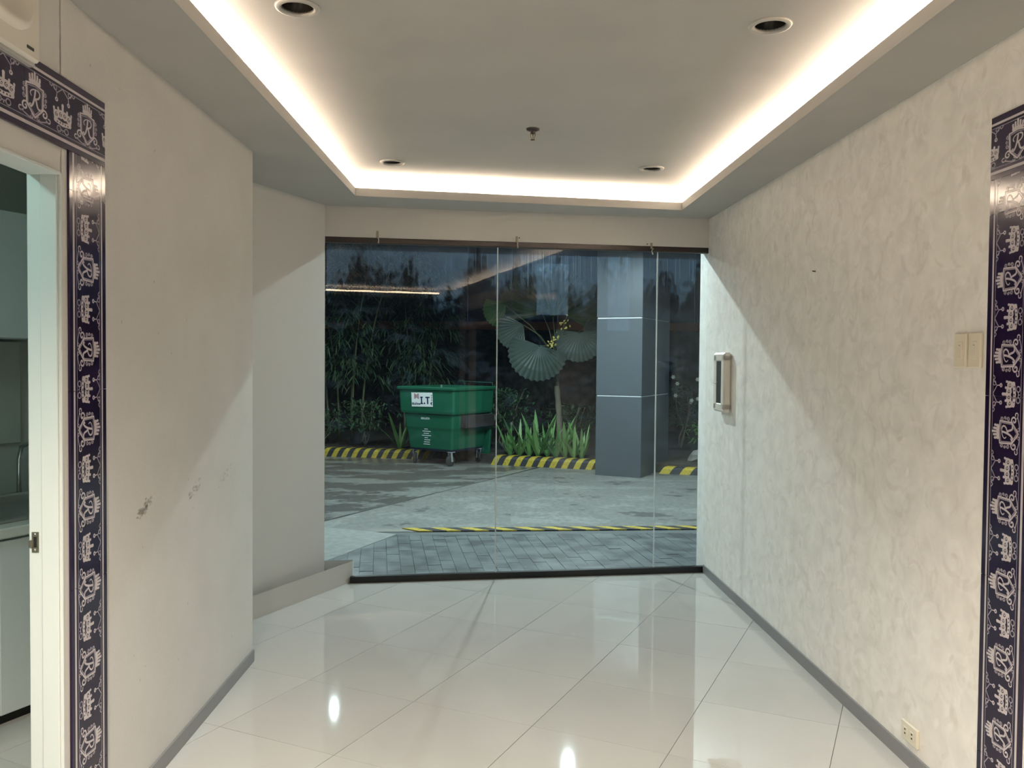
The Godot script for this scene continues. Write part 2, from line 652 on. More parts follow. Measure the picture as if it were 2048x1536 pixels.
	m = mat("soil", lin(0.10, 0.085, 0.065), 0.95)
	m.albedo_texture = noise_tex(0.05, 97, [[0.0, grey(0.5)], [1.0, grey(1.0)]], 256, 5)
	triplanar(m, 0.7)
	mat("pillar_panel", lin(0.070, 0.085, 0.100), 0.38)
	mat("pillar_joint", lin(0.72, 0.80, 0.84), 0.5)
	mat("bin_green", lin(0.010, 0.105, 0.055), 0.42)
	mat("bin_dark", lin(0.012, 0.06, 0.04), 0.5)
	mat("bin_navy", lin(0.012, 0.02, 0.05), 0.5)
	mat("pocket_brown", lin(0.035, 0.028, 0.028), 0.7)
	mat("rubber", lin(0.02, 0.02, 0.022), 0.7)
	mat("caster_grey", lin(0.42, 0.45, 0.46), 0.4, 0.4)
	mat("print_white", lin(0.75, 0.80, 0.80), 0.5)
	mat("print_navy", lin(0.012, 0.02, 0.075), 0.5)
	mat("print_red", lin(0.45, 0.10, 0.10), 0.5)
	m = mat("wall_concrete", lin(0.10, 0.09, 0.082), 0.9)
	m.albedo_texture = noise_tex(0.02, 98, [[0.0, grey(0.45)], [1.0, grey(1.0)]], 512, 5)
	triplanar(m, 0.4)
	mat("rust_rail", lin(0.42, 0.16, 0.08), 0.8)
	mat("sheet_navy", lin(0.045, 0.055, 0.085), 0.6)
	mat("canopy_paint", lin(0.55, 0.56, 0.56), 0.7)
	leaf_mat("bamboo_leaf", lin(0.030, 0.066, 0.036))
	leaf_mat("bamboo_leaf_pale", lin(0.075, 0.12, 0.055))
	leaf_mat("bush_leaf", lin(0.034, 0.075, 0.034))
	leaf_mat("lily_leaf", lin(0.12, 0.27, 0.085))
	leaf_mat("lily_leaf_pale", lin(0.19, 0.33, 0.12))
	leaf_mat("palm_leaf", lin(0.062, 0.086, 0.074))
	leaf_mat("palm_leaf_bright", lin(0.052, 0.105, 0.036))
	leaf_mat("blossom", lin(0.60, 0.50, 0.13))
	leaf_mat("white_petal", lin(0.45, 0.48, 0.42))
	mat("culm", lin(0.10, 0.12, 0.06), 0.5)
	mat("bark", lin(0.16, 0.15, 0.11), 0.9)
	mat("stone", lin(0.22, 0.22, 0.2), 0.9)

func leaf_mat(called: String, c: Color) -> void:
	var m := mat(called, c, 0.45)
	m.backlight_enabled = true
	m.backlight = Color(c.r * 0.5, c.g * 0.5, c.b * 0.5)

# ------------------------------------------------------------------ camera and light
func _ready() -> void:
	var cam := Camera3D.new()
	cam.name = "camera"
	cam.fov = rad_to_deg(2.0 * atan(768.0 / 1709.6))
	cam.transform = Transform3D(Basis(Vector3.RIGHT, -0.02769) * Basis(Vector3.BACK, 0.0086), Vector3(0, EYE, 0))
	cam.near = 0.05
	cam.far = 200.0
	add_child(cam)
	cam.current = true
	var env := Environment.new()
	env.background_mode = Environment.BG_SKY
	var sky := Sky.new()
	var sm := ProceduralSkyMaterial.new()   # late dusk
	sm.sky_top_color = lin(0.010, 0.016, 0.030)
	sm.sky_horizon_color = lin(0.014, 0.022, 0.036)
	sm.ground_horizon_color = lin(0.010, 0.012, 0.014)
	sm.ground_bottom_color = lin(0.006, 0.007, 0.008)
	sky.sky_material = sm
	env.sky = sky
	env.tonemap_mode = Environment.TONE_MAPPER_LINEAR
	env.tonemap_exposure = 1.25
	env.sdfgi_enabled = true
	env.ssao_enabled = true
	env.ssil_enabled = true
	var we := WorldEnvironment.new()
	we.name = "environment"
	we.environment = env
	add_child(we)

	make_materials()
	build_shell()
	build_floor()
	build_cove()
	build_window()
	build_pantry()
	build_fittings()
	build_outdoors()
	build_bin()
	build_plants()

# ------------------------------------------------------------------ the room
# plan lines, (x, z)
const GL_A := Vector2(-1.300, -5.974)     # glass, left and right end
const GL_B := Vector2(1.466, -6.406)
const LEFT_FAR := Vector2(-1.342, -4.42)
const BACK_Z := 2.52

func left_x(z: float) -> float:
	return -1.342 + (z + 4.42) * 0.0094

func right_x(z: float) -> float:
	return 1.456 + (z + 6.287) * 0.0405

func glass_at(t: float) -> Vector2:
	return GL_A.lerp(GL_B, t)

const DOOR_A := -2.517
const DOOR_B := -1.66
const DOOR_TOP := 2.118
const OPEN_A := -2.60     # wide opening in the right wall
const OPEN_B := 1.75
const WALL_TOP := 2.87

func build_shell() -> void:
	# long left wall with the doorway: an outline in (along, up), pushed to its back
	var a := LEFT_FAR
	var b := Vector2(left_x(BACK_Z), BACK_Z)
	var d := (b - a).normalized()
	var wall_frame := Transform3D(Basis(Vector3(d.x, 0, d.y), Vector3.UP, Vector3(d.x, 0, d.y).cross(Vector3.UP)), Vector3(a.x, 0, a.y))
	var s0 := (DOOR_A - a.y) / d.y
	var s1 := (DOOR_B - a.y) / d.y
	var len := (b - a).length()
	var st := new_st()
	var t := 0.095
	# far piece, its face carrying the scuffed paint picture
	var root := structure("wall_left")
	var bz := wall_frame.basis.z
	var p := func(s: float, y: float, k: float) -> Vector3: return wall_frame * Vector3(s, y, 0) + bz * k
	# bz points away from the lobby when the dot with +x is negative
	var back := -t if bz.x > 0 else t
	st = new_st()
	var q := [p.call(0, 0, 0), p.call(s0, 0, 0), p.call(s0, CEIL + 0.01, 0), p.call(0, CEIL + 0.01, 0)]
	var uv := [Vector2(0, 1), Vector2(s0 / 1.94, 1), Vector2(s0 / 1.94, 0), Vector2(0, 0)]
	tri_uv(st, [q[0], q[1], q[2]], [uv[0], uv[1], uv[2]])
	tri_uv(st, [q[0], q[2], q[3]], [uv[0], uv[2], uv[3]])
	obj(root, "painted_face", st, M.scuffed_paint)
	st = new_st()
	var e := 0.002 * signf(back)
	var fr := Transform3D(wall_frame.basis, wall_frame.origin + bz * e)
	slab(st, PackedVector2Array([Vector2(0, 0), Vector2(s0, 0), Vector2(s0, DOOR_TOP), Vector2(s1, DOOR_TOP), Vector2(s1, 0), Vector2(len, 0), Vector2(len, WALL_TOP), Vector2(0, WALL_TOP)]), fr, back - e)
	obj(root, "masonry", st, M.beige_paint)

	st = new_st()   # the return behind the corner, closing the pantry
	prism(st, [Vector2(-1.342, -4.42), Vector2(-1.342, -4.32), Vector2(-2.75, -4.32), Vector2(-2.75, -4.42)], 0, WALL_TOP)
	struct_mesh("wall_return", st, M.beige_paint)
	st = new_st()   # angled wall that runs to the glass
	wall(st, Vector2(-1.855, -4.42), Vector2(-1.300, -5.93), 0.11, 0, WALL_TOP)
	struct_mesh("wall_angled", st, M.beige_paint)
	st = new_st()   # low step in front of it, up to the glass
	prism(st, [Vector2(-1.875, -4.42), Vector2(-1.548, -5.117), Vector2(-1.120, -6.035), Vector2(-1.120, -6.06), Vector2(-1.33, -6.03), Vector2(-1.30, -5.93), Vector2(-1.855, -4.43)], -0.02, 0.147)
	struct_mesh("trim_1", st, M.beige_paint)

	st = new_st()
	# right wall: its outline runs from the rear to the glass, with the wide opening inside the tile border
	var ra := Vector2(right_x(-6.60), -6.60)
	var rb := Vector2(right_x(BACK_Z), BACK_Z)
	var rd := (ra - rb).normalized()
	var rframe := Transform3D(Basis(Vector3(rd.x, 0, rd.y), Vector3.UP, Vector3(rd.x, 0, rd.y).cross(Vector3.UP)), Vector3(rb.x, 0, rb.y))
	var rlen := (ra - rb).length()
	var o0 := (BACK_Z - OPEN_B) / -rd.y
	var o1 := (BACK_Z - OPEN_A) / -rd.y
	slab(st, PackedVector2Array([Vector2(0, -0.05), Vector2(o0, -0.05), Vector2(o0, 2.15), Vector2(o1, 2.15), Vector2(o1, -0.05), Vector2(rlen, -0.05), Vector2(rlen, WALL_TOP), Vector2(0, WALL_TOP)]), rframe, 0.12)
	struct_mesh("wall_right", st, M.plaster)
	# the unlit hall behind that opening
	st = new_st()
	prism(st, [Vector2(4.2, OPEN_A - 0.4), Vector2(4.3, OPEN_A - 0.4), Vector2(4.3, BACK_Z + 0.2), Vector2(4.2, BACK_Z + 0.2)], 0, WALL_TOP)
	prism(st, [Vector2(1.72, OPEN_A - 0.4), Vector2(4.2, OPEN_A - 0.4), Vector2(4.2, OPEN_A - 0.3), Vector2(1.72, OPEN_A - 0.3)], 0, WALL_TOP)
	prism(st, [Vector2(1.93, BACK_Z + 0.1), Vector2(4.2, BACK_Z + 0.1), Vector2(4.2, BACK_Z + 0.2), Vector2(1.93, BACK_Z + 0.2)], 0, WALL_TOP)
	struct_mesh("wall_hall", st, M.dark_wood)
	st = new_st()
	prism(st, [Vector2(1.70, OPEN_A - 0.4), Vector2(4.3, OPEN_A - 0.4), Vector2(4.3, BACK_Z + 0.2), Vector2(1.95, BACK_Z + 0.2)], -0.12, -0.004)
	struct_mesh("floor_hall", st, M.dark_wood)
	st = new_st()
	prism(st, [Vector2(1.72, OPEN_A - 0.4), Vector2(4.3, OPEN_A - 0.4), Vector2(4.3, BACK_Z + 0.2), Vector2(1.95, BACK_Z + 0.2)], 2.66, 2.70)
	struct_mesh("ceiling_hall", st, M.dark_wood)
	st = new_st()
	prism(st, [Vector2(-1.45, BACK_Z), Vector2(2.0, BACK_Z), Vector2(2.0, BACK_Z + 0.12), Vector2(-1.45, BACK_Z + 0.12)], 0, WALL_TOP)
	struct_mesh("wall_back", st, M.dark_wood)
	# masonry above the glass
	st = new_st()
	var gn := (GL_B - GL_A).normalized()
	var gin := Vector2(-gn.y, gn.x)
	if gin.y < 0:
		gin = -gin
	prism(st, [GL_A - gn * 0.1 + gin * 0.03, GL_B + gn * 0.25 + gin * 0.03, GL_B + gn * 0.25 - gin * 0.17, GL_A - gn * 0.1 - gin * 0.17], 2.428, 3.50)
	struct_mesh("wall_header", st, M.beige_paint)

	# skirtings
	st = new_st()
	var off := Vector2(0.010, 0)
	prism(st, [LEFT_FAR, LEFT_FAR + off, Vector2(left_x(-2.80) + 0.010, -2.80), Vector2(left_x(-2.80), -2.80)], 0.0, 0.062)
	struct_mesh("baseboard_left", st, M.skirting_grey)
	st = new_st()
	prism(st, [Vector2(right_x(-6.37), -6.37), Vector2(right_x(-6.37) - 0.010, -6.37), Vector2(right_x(-2.875) - 0.010, -2.875), Vector2(right_x(-2.875), -2.875)], 0.0, 0.062)
	struct_mesh("baseboard_right", st, M.skirting_grey)

func room_outline() -> PackedVector2Array:
	return PackedVector2Array([Vector2(-1.33, -6.0), Vector2(1.50, -6.44), Vector2(right_x(BACK_Z) + 0.02, BACK_Z), Vector2(-1.30, BACK_Z), Vector2(-1.45, -1.0), Vector2(-4.3, -1.0), Vector2(-4.3, -1.5), Vector2(-2.6, -4.32), Vector2(-1.5, -4.32), Vector2(-1.36, -4.42), Vector2(-1.87, -4.44), Vector2(-1.56, -5.1), Vector2(-1.13, -6.02)])

func build_floor() -> void:
	var root := structure("floor")
	var st := new_st()
	prism(st, [Vector2(-4.4, -4.5), Vector2(-2.0, -4.5), Vector2(-1.33, -6.03), Vector2(1.60, -6.50), Vector2(1.95, BACK_Z + 0.1), Vector2(-4.4, BACK_Z + 0.1)], -0.12, -0.0035)
	obj(root, "screed", st, M.grout)
	var outline := room_outline()
	var da := Vector2(sin(GRID), -cos(GRID))
	var db := Vector2(cos(GRID), sin(GRID))
	rng.seed = 11
	var gap := 0.0013
	for i in range(-12, 12):
		for j in range(-10, 12):
			var b0 := -0.872 + 0.598 * i
			var a0 := 3.945 + 0.600 * j
			var c := [Vector2(b0 + gap, a0 + gap), Vector2(b0 + 0.598 - gap, a0 + gap), Vector2(b0 + 0.598 - gap, a0 + 0.6 - gap), Vector2(b0 + gap, a0 + 0.6 - gap)]
			var poly := PackedVector2Array()
			for v: Vector2 in c:
				poly.append(db * v.x + da * v.y)
			var mid := db * (b0 + 0.3) + da * (a0 + 0.3)
			var tx := rng.randf_range(-0.0011, 0.0011)
			var tz := rng.randf_range(-0.0011, 0.0011)
			var which := rng.randi_range(0, 3)
			for part: PackedVector2Array in Geometry2D.intersect_polygons(poly, outline):
				if Geometry2D.is_polygon_clockwise(part):
					part.reverse()
				var tris := Geometry2D.triangulate_polygon(part)
				if tris.is_empty():
					continue
				st = new_st()
				var lift := func(v: Vector2) -> Vector3: return Vector3(v.x, (v.x - mid.x) * tx + (v.y - mid.y) * tz, v.y)
				for k in range(0, tris.size(), 3):
					var A: Vector3 = lift.call(part[tris[k]])
					var B: Vector3 = lift.call(part[tris[k + 1]])
					var C: Vector3 = lift.call(part[tris[k + 2]])
					if (B - A).cross(C - A).y < 0:
						tri(st, A, C, B)
					else:
						tri(st, A, B, C)
				for k in part.size():
					var A: Vector3 = lift.call(part[k])
					var B: Vector3 = lift.call(part[(k + 1) % part.size()])
					face(st, [A, B, B - Vector3(0, 0.006, 0), A - Vector3(0, 0.006, 0)], Vector3(mid.x, 0, mid.y))
				obj(root, "floor_tile", st, M["floor_tile_%d" % which])

# cove opening in the soffit, (x, z), clockwise from far left
const COVE := [Vector2(-1.040, -5.590), Vector2(1.190, -6.020), Vector2(1.430, 2.22), Vector2(-1.000, 2.22)]

func build_cove() -> void:
	var root := structure("ceiling")
	# lowered soffit: four boards round the opening
	var outer := [Vector2(-2.2, -5.72), Vector2(1.62, -6.42), Vector2(2.0, BACK_Z + 0.05), Vector2(-1.40, BACK_Z + 0.05)]
	var st := new_st()
	prism(st, [COVE[0], COVE[1], Vector2(1.60, -6.42), Vector2(-1.30, -5.97), Vector2(-1.42, -5.60)], CEIL, CEIL + 0.014)
	prism(st, [COVE[1], COVE[2], Vector2(right_x(2.22) + 0.05, 2.22), Vector2(1.60, -6.42)], CEIL, CEIL + 0.014)
	prism(st, [COVE[2], COVE[3], Vector2(-1.34, 2.22), Vector2(-1.34, BACK_Z + 0.05), Vector2(2.0, BACK_Z + 0.05), Vector2(right_x(2.22) + 0.05, 2.22)], CEIL, CEIL + 0.014)
	prism(st, [COVE[3], COVE[0], Vector2(-1.42, -5.60), Vector2(-1.90, -4.40), Vector2(-1.36, -4.40), Vector2(-1.34, 2.22)], CEIL, CEIL + 0.014)
	struct_mesh("ceiling_soffit", st, M.ceiling_paint)
	# upstand along the edge of the opening
	for i in 4:
		st = new_st()
		var a: Vector2 = COVE[i]
		var b: Vector2 = COVE[(i + 1) % 4]
		var d := (b - a).normalized()
		var n := Vector2(d.y, -d.x)
		var mid: Vector2 = (COVE[0] + COVE[2]) / 2.0
		if n.dot(mid - a) > 0:
			n = -n
		prism(st, [a, b, b - n * 0.012 - d * 0.012, a - n * 0.012 + d * 0.012], CEIL - 0.001, CEIL + 0.052)
		struct_mesh("trim_%d" % (i + 2), st, M.ceiling_paint)
	# raised ceiling, with real holes for the four recessed lamps
	var spots := lamp_spots()
	var cg := CSGCombiner3D.new()
	cg.name = "raised_ceiling"
	var cb := CSGBox3D.new()
	cb.size = Vector3(6.6, 0.10, 9.6)
	cb.position = Vector3(-1.1, UPPER + 0.05, -1.85)
	cb.material = M.ceiling_paint
	cg.add_child(cb)
	for s: Vector3 in spots:
		var cc := CSGCylinder3D.new()
		cc.radius = 0.056
		cc.height = 0.4
		cc.sides = 32
		cc.operation = CSGShape3D.OPERATION_SUBTRACTION
		cc.position = Vector3(s.x, UPPER, s.z)
		cc.material = M.ceiling_paint
		cg.add_child(cc)
	root.add_child(cg)

	# light strips lying behind the upstand: a glowing ribbon and lights of the same run just above it
	rng.seed = 5
	var names := ["far end under the glass header", "right wall", "rear end of the lobby", "left wall"]
	for i in 4:
		var a: Vector2 = COVE[i]
		var b: Vector2 = COVE[(i + 1) % 4]
		var d := (b - a).normalized()
		var n := Vector2(d.y, -d.x)
		var mid: Vector2 = (COVE[0] + COVE[2]) / 2.0
		if n.dot(mid - a) > 0:
			n = -n
		var len := (b - a).length()
		var strip := thing("light_strip", "warm glowing light strip in the ceiling cove along the " + names[i], "light strip", Vector3.ZERO, 0.0, "cove light strips")
		var path := []
		var steps := int(len / 0.08)
		for k in steps + 1:
			var t := float(k) / steps
			var sway: float = [0.30, 0.245, 0.255, 0.245][i] + 0.010 * sin(t * len * 3.1 + i) + 0.006 * sin(t * len * 7.3)
			var v := a.lerp(b, t) + n * sway
			path.append(v)
		st = new_st()
		for k in steps:
			var A: Vector2 = path[k]
			var B: Vector2 = path[k + 1]
			var yA := CEIL + 0.054 + 0.004 * sin(k * 0.9)
			var yB := CEIL + 0.054 + 0.004 * sin((k + 1) * 0.9)
			var w := n * 0.006
			var top := Vector3(0, [0.012, 0.012, 0.045, 0.012][i], 0)
			var A0 := Vector3(A.x - w.x, yA, A.y - w.y)
			var A1 := Vector3(A.x + w.x, yA, A.y + w.y)
			var B0 := Vector3(B.x - w.x, yB, B.y - w.y)
			var B1 := Vector3(B.x + w.x, yB, B.y + w.y)
			var c := (A0 + B1) / 2 + top / 2
			face(st, [A0 + top, A1 + top, B1 + top, B0 + top], c)
			face(st, [A0, A1, B1, B0], c)
			face(st, [A0, B0, B0 + top, A0 + top], c)
			face(st, [A1, B1, B1 + top, A1 + top], c)
		obj(strip, "glowing_ribbon", st, M.strip_glow)
		st = new_st()   # timber batten that carries the ribbon
		var off: float = [0.30, 0.245, 0.255, 0.245][i]
		var e0 := a + n * off + d * 0.02
		var e1 := b + n * off - d * 0.02
		prism(st, [e0 - n * 0.02, e1 - n * 0.02, e1 + n * 0.02, e0 + n * 0.02], CEIL + 0.0145, CEIL + 0.049)
		obj(strip, "batten", st, M.ceiling_paint)
		var count := int(round(len / 0.62))
		for k in count:
			var t := (k + 0.5) / count
			var v: Vector2 = a.lerp(b, t) + n * [0.25, 0.195, 0.20, 0.195][i]
			var al := AreaLight3D.new()
			al.name = "strip_light_%d_%d" % [i, k]
			al.area_size = Vector2(len / count * 0.97, 0.014)
			al.light_color = Color(1.0, 0.913, 0.82)
			al.light_energy = 4.7 * (len / count / 0.62) * rng.randf_range(0.72, 1.28)
			al.shadow_enabled = true
			al.area_range = 12.0
			# -Z of the light looks up, its X runs along the strip
			var bx := Vector3(d.x, 0, d.y)
			var aim := (Vector3.UP + Vector3(n.x, 0, n.y) * 0.10).normalized()
			al.transform = Transform3D(Basis(bx, (-aim).cross(bx), -aim), Vector3(v.x, CEIL + 0.086, v.y))
			strip.add_child(al, true)

func lamp_spots() -> Array:
	return [Vector3(-0.75, UPPER, -2.98), Vector3(0.915, UPPER, -3.10), Vector3(-0.745, UPPER, -5.28), Vector3(0.863, UPPER, -5.39)]

# ------------------------------------------------------------------ the glass front
func build_window() -> void:
	var root := structure("window_1")
	var gn := (GL_B - GL_A).normalized()
	var gin := Vector2(-gn.y, gn.x)
	if gin.y < 0:
		gin = -gin
	var total := (GL_B - GL_A).length()
	var ang := -atan2(gn.y, gn.x)
	var piece := func(s0: float, s1: float, y0: float, y1: float, k: float, thick: float, bevel: float) -> SurfaceTool:
		var st := new_st()
		var c: Vector2 = GL_A + gn * ((s0 + s1) / 2) + gin * k
		box(st, turned(c.x, (y0 + y1) / 2, c.y, ang), Vector3(s1 - s0, y1 - y0, thick), bevel)
		return st
	var s_of := func(x: float) -> float: return (x - GL_A.x) / gn.x
	var cuts := [-0.02, s_of.call(-0.111), s_of.call(1.067), total + 0.01]
	for i in 3:
		obj(root, "pane", piece.call(cuts[i] + 0.003, cuts[i + 1] - 0.003, 0.03, 2.41, 0.0, 0.010, 0.0), M.pane_glass)
	for i in [1, 2]:
		obj(root, "silicone_joint", piece.call(cuts[i] - 0.0035, cuts[i] + 0.0035, 0.045, 2.395, 0.002, 0.013, 0.0), M.silicone)
	obj(root, "head_rail", piece.call(-0.03, total + 0.02, 2.388, 2.430, 0.0, 0.05, 0.004), M.brown_frame)
	obj(root, "floor_channel", piece.call(0.17, total + 0.02, -0.01, 0.044, 0.0, 0.045, 0.003), M.black_metal)
	# the dirt on the weather side
	var st := new_st()
	var A := GL_A - gin * 0.008
	var B := GL_B - gin * 0.008
	var q := [Vector3(B.x, 0.05, B.y), Vector3(A.x, 0.05, A.y), Vector3(A.x, 2.39, A.y), Vector3(B.x, 2.39, B.y)]
	var uv := [Vector2(1, 1), Vector2(0, 1), Vector2(0, 0), Vector2(1, 0)]
	tri_uv(st, [q[0], q[1], q[2]], [uv[0], uv[1], uv[2]])
	tri_uv(st, [q[0], q[2], q[3]], [uv[0], uv[2], uv[3]])
	var g := obj(root, "grime", st, M.grime)
	g.set_meta("kind", "stuff")
	# three left-over blind brackets on the header
	var labels := ["small bent metal bracket on the header near its left end", "small twisted metal bracket on the header above the middle pane", "small metal bracket with a screw stub on the header near the right wall"]
	var k := 0
	for c: Array in [[-0.953, 2.452], [0.020, 2.445], [1.010, 2.428]]:
		var s: float = s_of.call(c[0])
		var p2: Vector2 = GL_A + gn * s + gin * 0.034
		var t := thing("blind_bracket", labels[k], "bracket", Vector3(p2.x, c[1], p2.y), ang, "brackets left on the window header")
		var s1 := new_st()
		box(s1, at(0, 0, 0), Vector3(0.016, 0.045, 0.004), 0.001)
		box(s1, at(0, -0.020, 0.012), Vector3(0.016, 0.004, 0.028), 0.001)
		obj(t, "bracket_plate", s1, M.dull_brass)
		var s2 := new_st(true)
		tube(s2, [Vector3(0.004 * k, -0.02, 0.018), Vector3(0.008 - 0.006 * k, -0.04, 0.02), Vector3(0.006, -0.065, 0.019)], [0.005, 0.004, 0.005], 6)
		obj(t, "hanging_clip", s2, M.trim_white)
		if k > 0:
			var s3 := new_st(true)
			lathe(s3, [Vector2(0, -0.004), Vector2(0.004, -0.003), Vector2(0.004, 0.003), Vector2(0, 0.004)], 8, at(0.018 - 0.05 * (k - 1), 0.012, 0.002))
			obj(t, "screw", s3, M.slot_black)
		k += 1

# ------------------------------------------------------------------ doorways and the pantry
func tile_run(parent: Node, frame: Transform3D, from: float, lens: Array, width: float, shift: float, period := 0.247) -> void:
	# frame: x along the run, y away from the doorway, z out of the wall; the print repeats every 0.247 m
	var s := from
	for l: float in lens:
		var g := 0.0002
		var st := new_st()
		var x0 := s + g
		var x1 := s + l - g
		var h := 0.007
		var c := 0.0006
		var U := func(x: float, y: float) -> Vector2: return Vector2((x + shift) / period, 1.0 - y / width)
		var f := func(x: float, y: float, z: float) -> Vector3: return frame * Vector3(x, y, z)
		var P := [[x0 + c, c], [x1 - c, c], [x1 - c, width - c], [x0 + c, width - c]]
		var O := [[x0, 0.0], [x1, 0.0], [x1, width], [x0, width]]
		var a := []
		var ua := []
		for p: Array in P:
			a.append(f.call(p[0], p[1], h))
			ua.append(U.call(p[0], p[1]))
		tri_uv(st, [a[0], a[1], a[2]], [ua[0], ua[1], ua[2]])
		tri_uv(st, [a[0], a[2], a[3]], [ua[0], ua[2], ua[3]])
		for k in 4:
			var m := (k + 1) % 4
			var o0: Vector3 = f.call(O[k][0], O[k][1], 0.0)
			var o1: Vector3 = f.call(O[m][0], O[m][1], 0.0)
			var u0: Vector2 = U.call(O[k][0], O[k][1])
			var u1: Vector2 = U.call(O[m][0], O[m][1])
			tri_uv(st, [o0, o1, a[m]], [u0, u1, ua[m]])
			tri_uv(st, [o0, a[m], a[k]], [u0, ua[m], ua[k]])
		obj(parent, "border_tile", st, M.border_tile)
		s += l

func build_surround(label: String, xa: Callable, side: float, z_far: float, z_near: float, width: float) -> void:
	# side +1: tiles look towards +x (left wall); -1: towards -x (right wall). The opening lies between z_far and z_near (inner edges).
	var t := thing("tile_surround", label, "tile border", Vector3.ZERO, 0.0, "printed tile borders round the doorways")
	var top_in := 2.190
	var top_out := 2.396
	var out := Vector3(side, 0, 0)
	var lean := atan(0.0094 if side > 0 else 0.0405)
	var along := Vector3(sin(lean), 0, cos(lean))     # towards the camera
	var nrm := Vector3.UP.cross(along) * side
	var org := func(z: float, y: float) -> Vector3: return Vector3(xa.call(z), y, z) + nrm * 0.0005
	# upright on the far side: x axis runs down or up so that y points away from the doorway (to -z) and z out of the wall
	var yv := -along
	var xv := yv.cross(nrm)
	var start: float = 0.0 if xv.y > 0 else top_in
	var lens := [0.114, 0.6, 0.6, 0.6, 0.276]
	if xv.y > 0:
		lens.reverse()
	tile_run(t, Transform3D(Basis(xv, yv, nrm), org.call(z_far, start)), 0.0, lens, width, 0.187 if xv.y > 0 else 0.220)
	# upright on the near side
	yv = along
	xv = yv.cross(nrm)
	start = 0.0 if xv.y > 0 else top_in
	tile_run(t, Transform3D(Basis(xv, yv, nrm), org.call(z_near, start)), 0.0, lens, width, 0.0)
	# head, corner to corner
	yv = Vector3.UP
	xv = yv.cross(nrm)
	var run := (z_near - z_far) + 2 * width
	var z0: float = z_far - width if xv.z > 0 else z_near + width
	var n := int(ceil(run / 0.6))
	var heads := []
	for i in n:
		heads.append(run / n)
	tile_run(t, Transform3D(Basis(xv, yv, nrm), org.call(z0, top_in)), 0.0, heads, top_out - top_in, 0.285 if side > 0 else 0.234, 0.295)

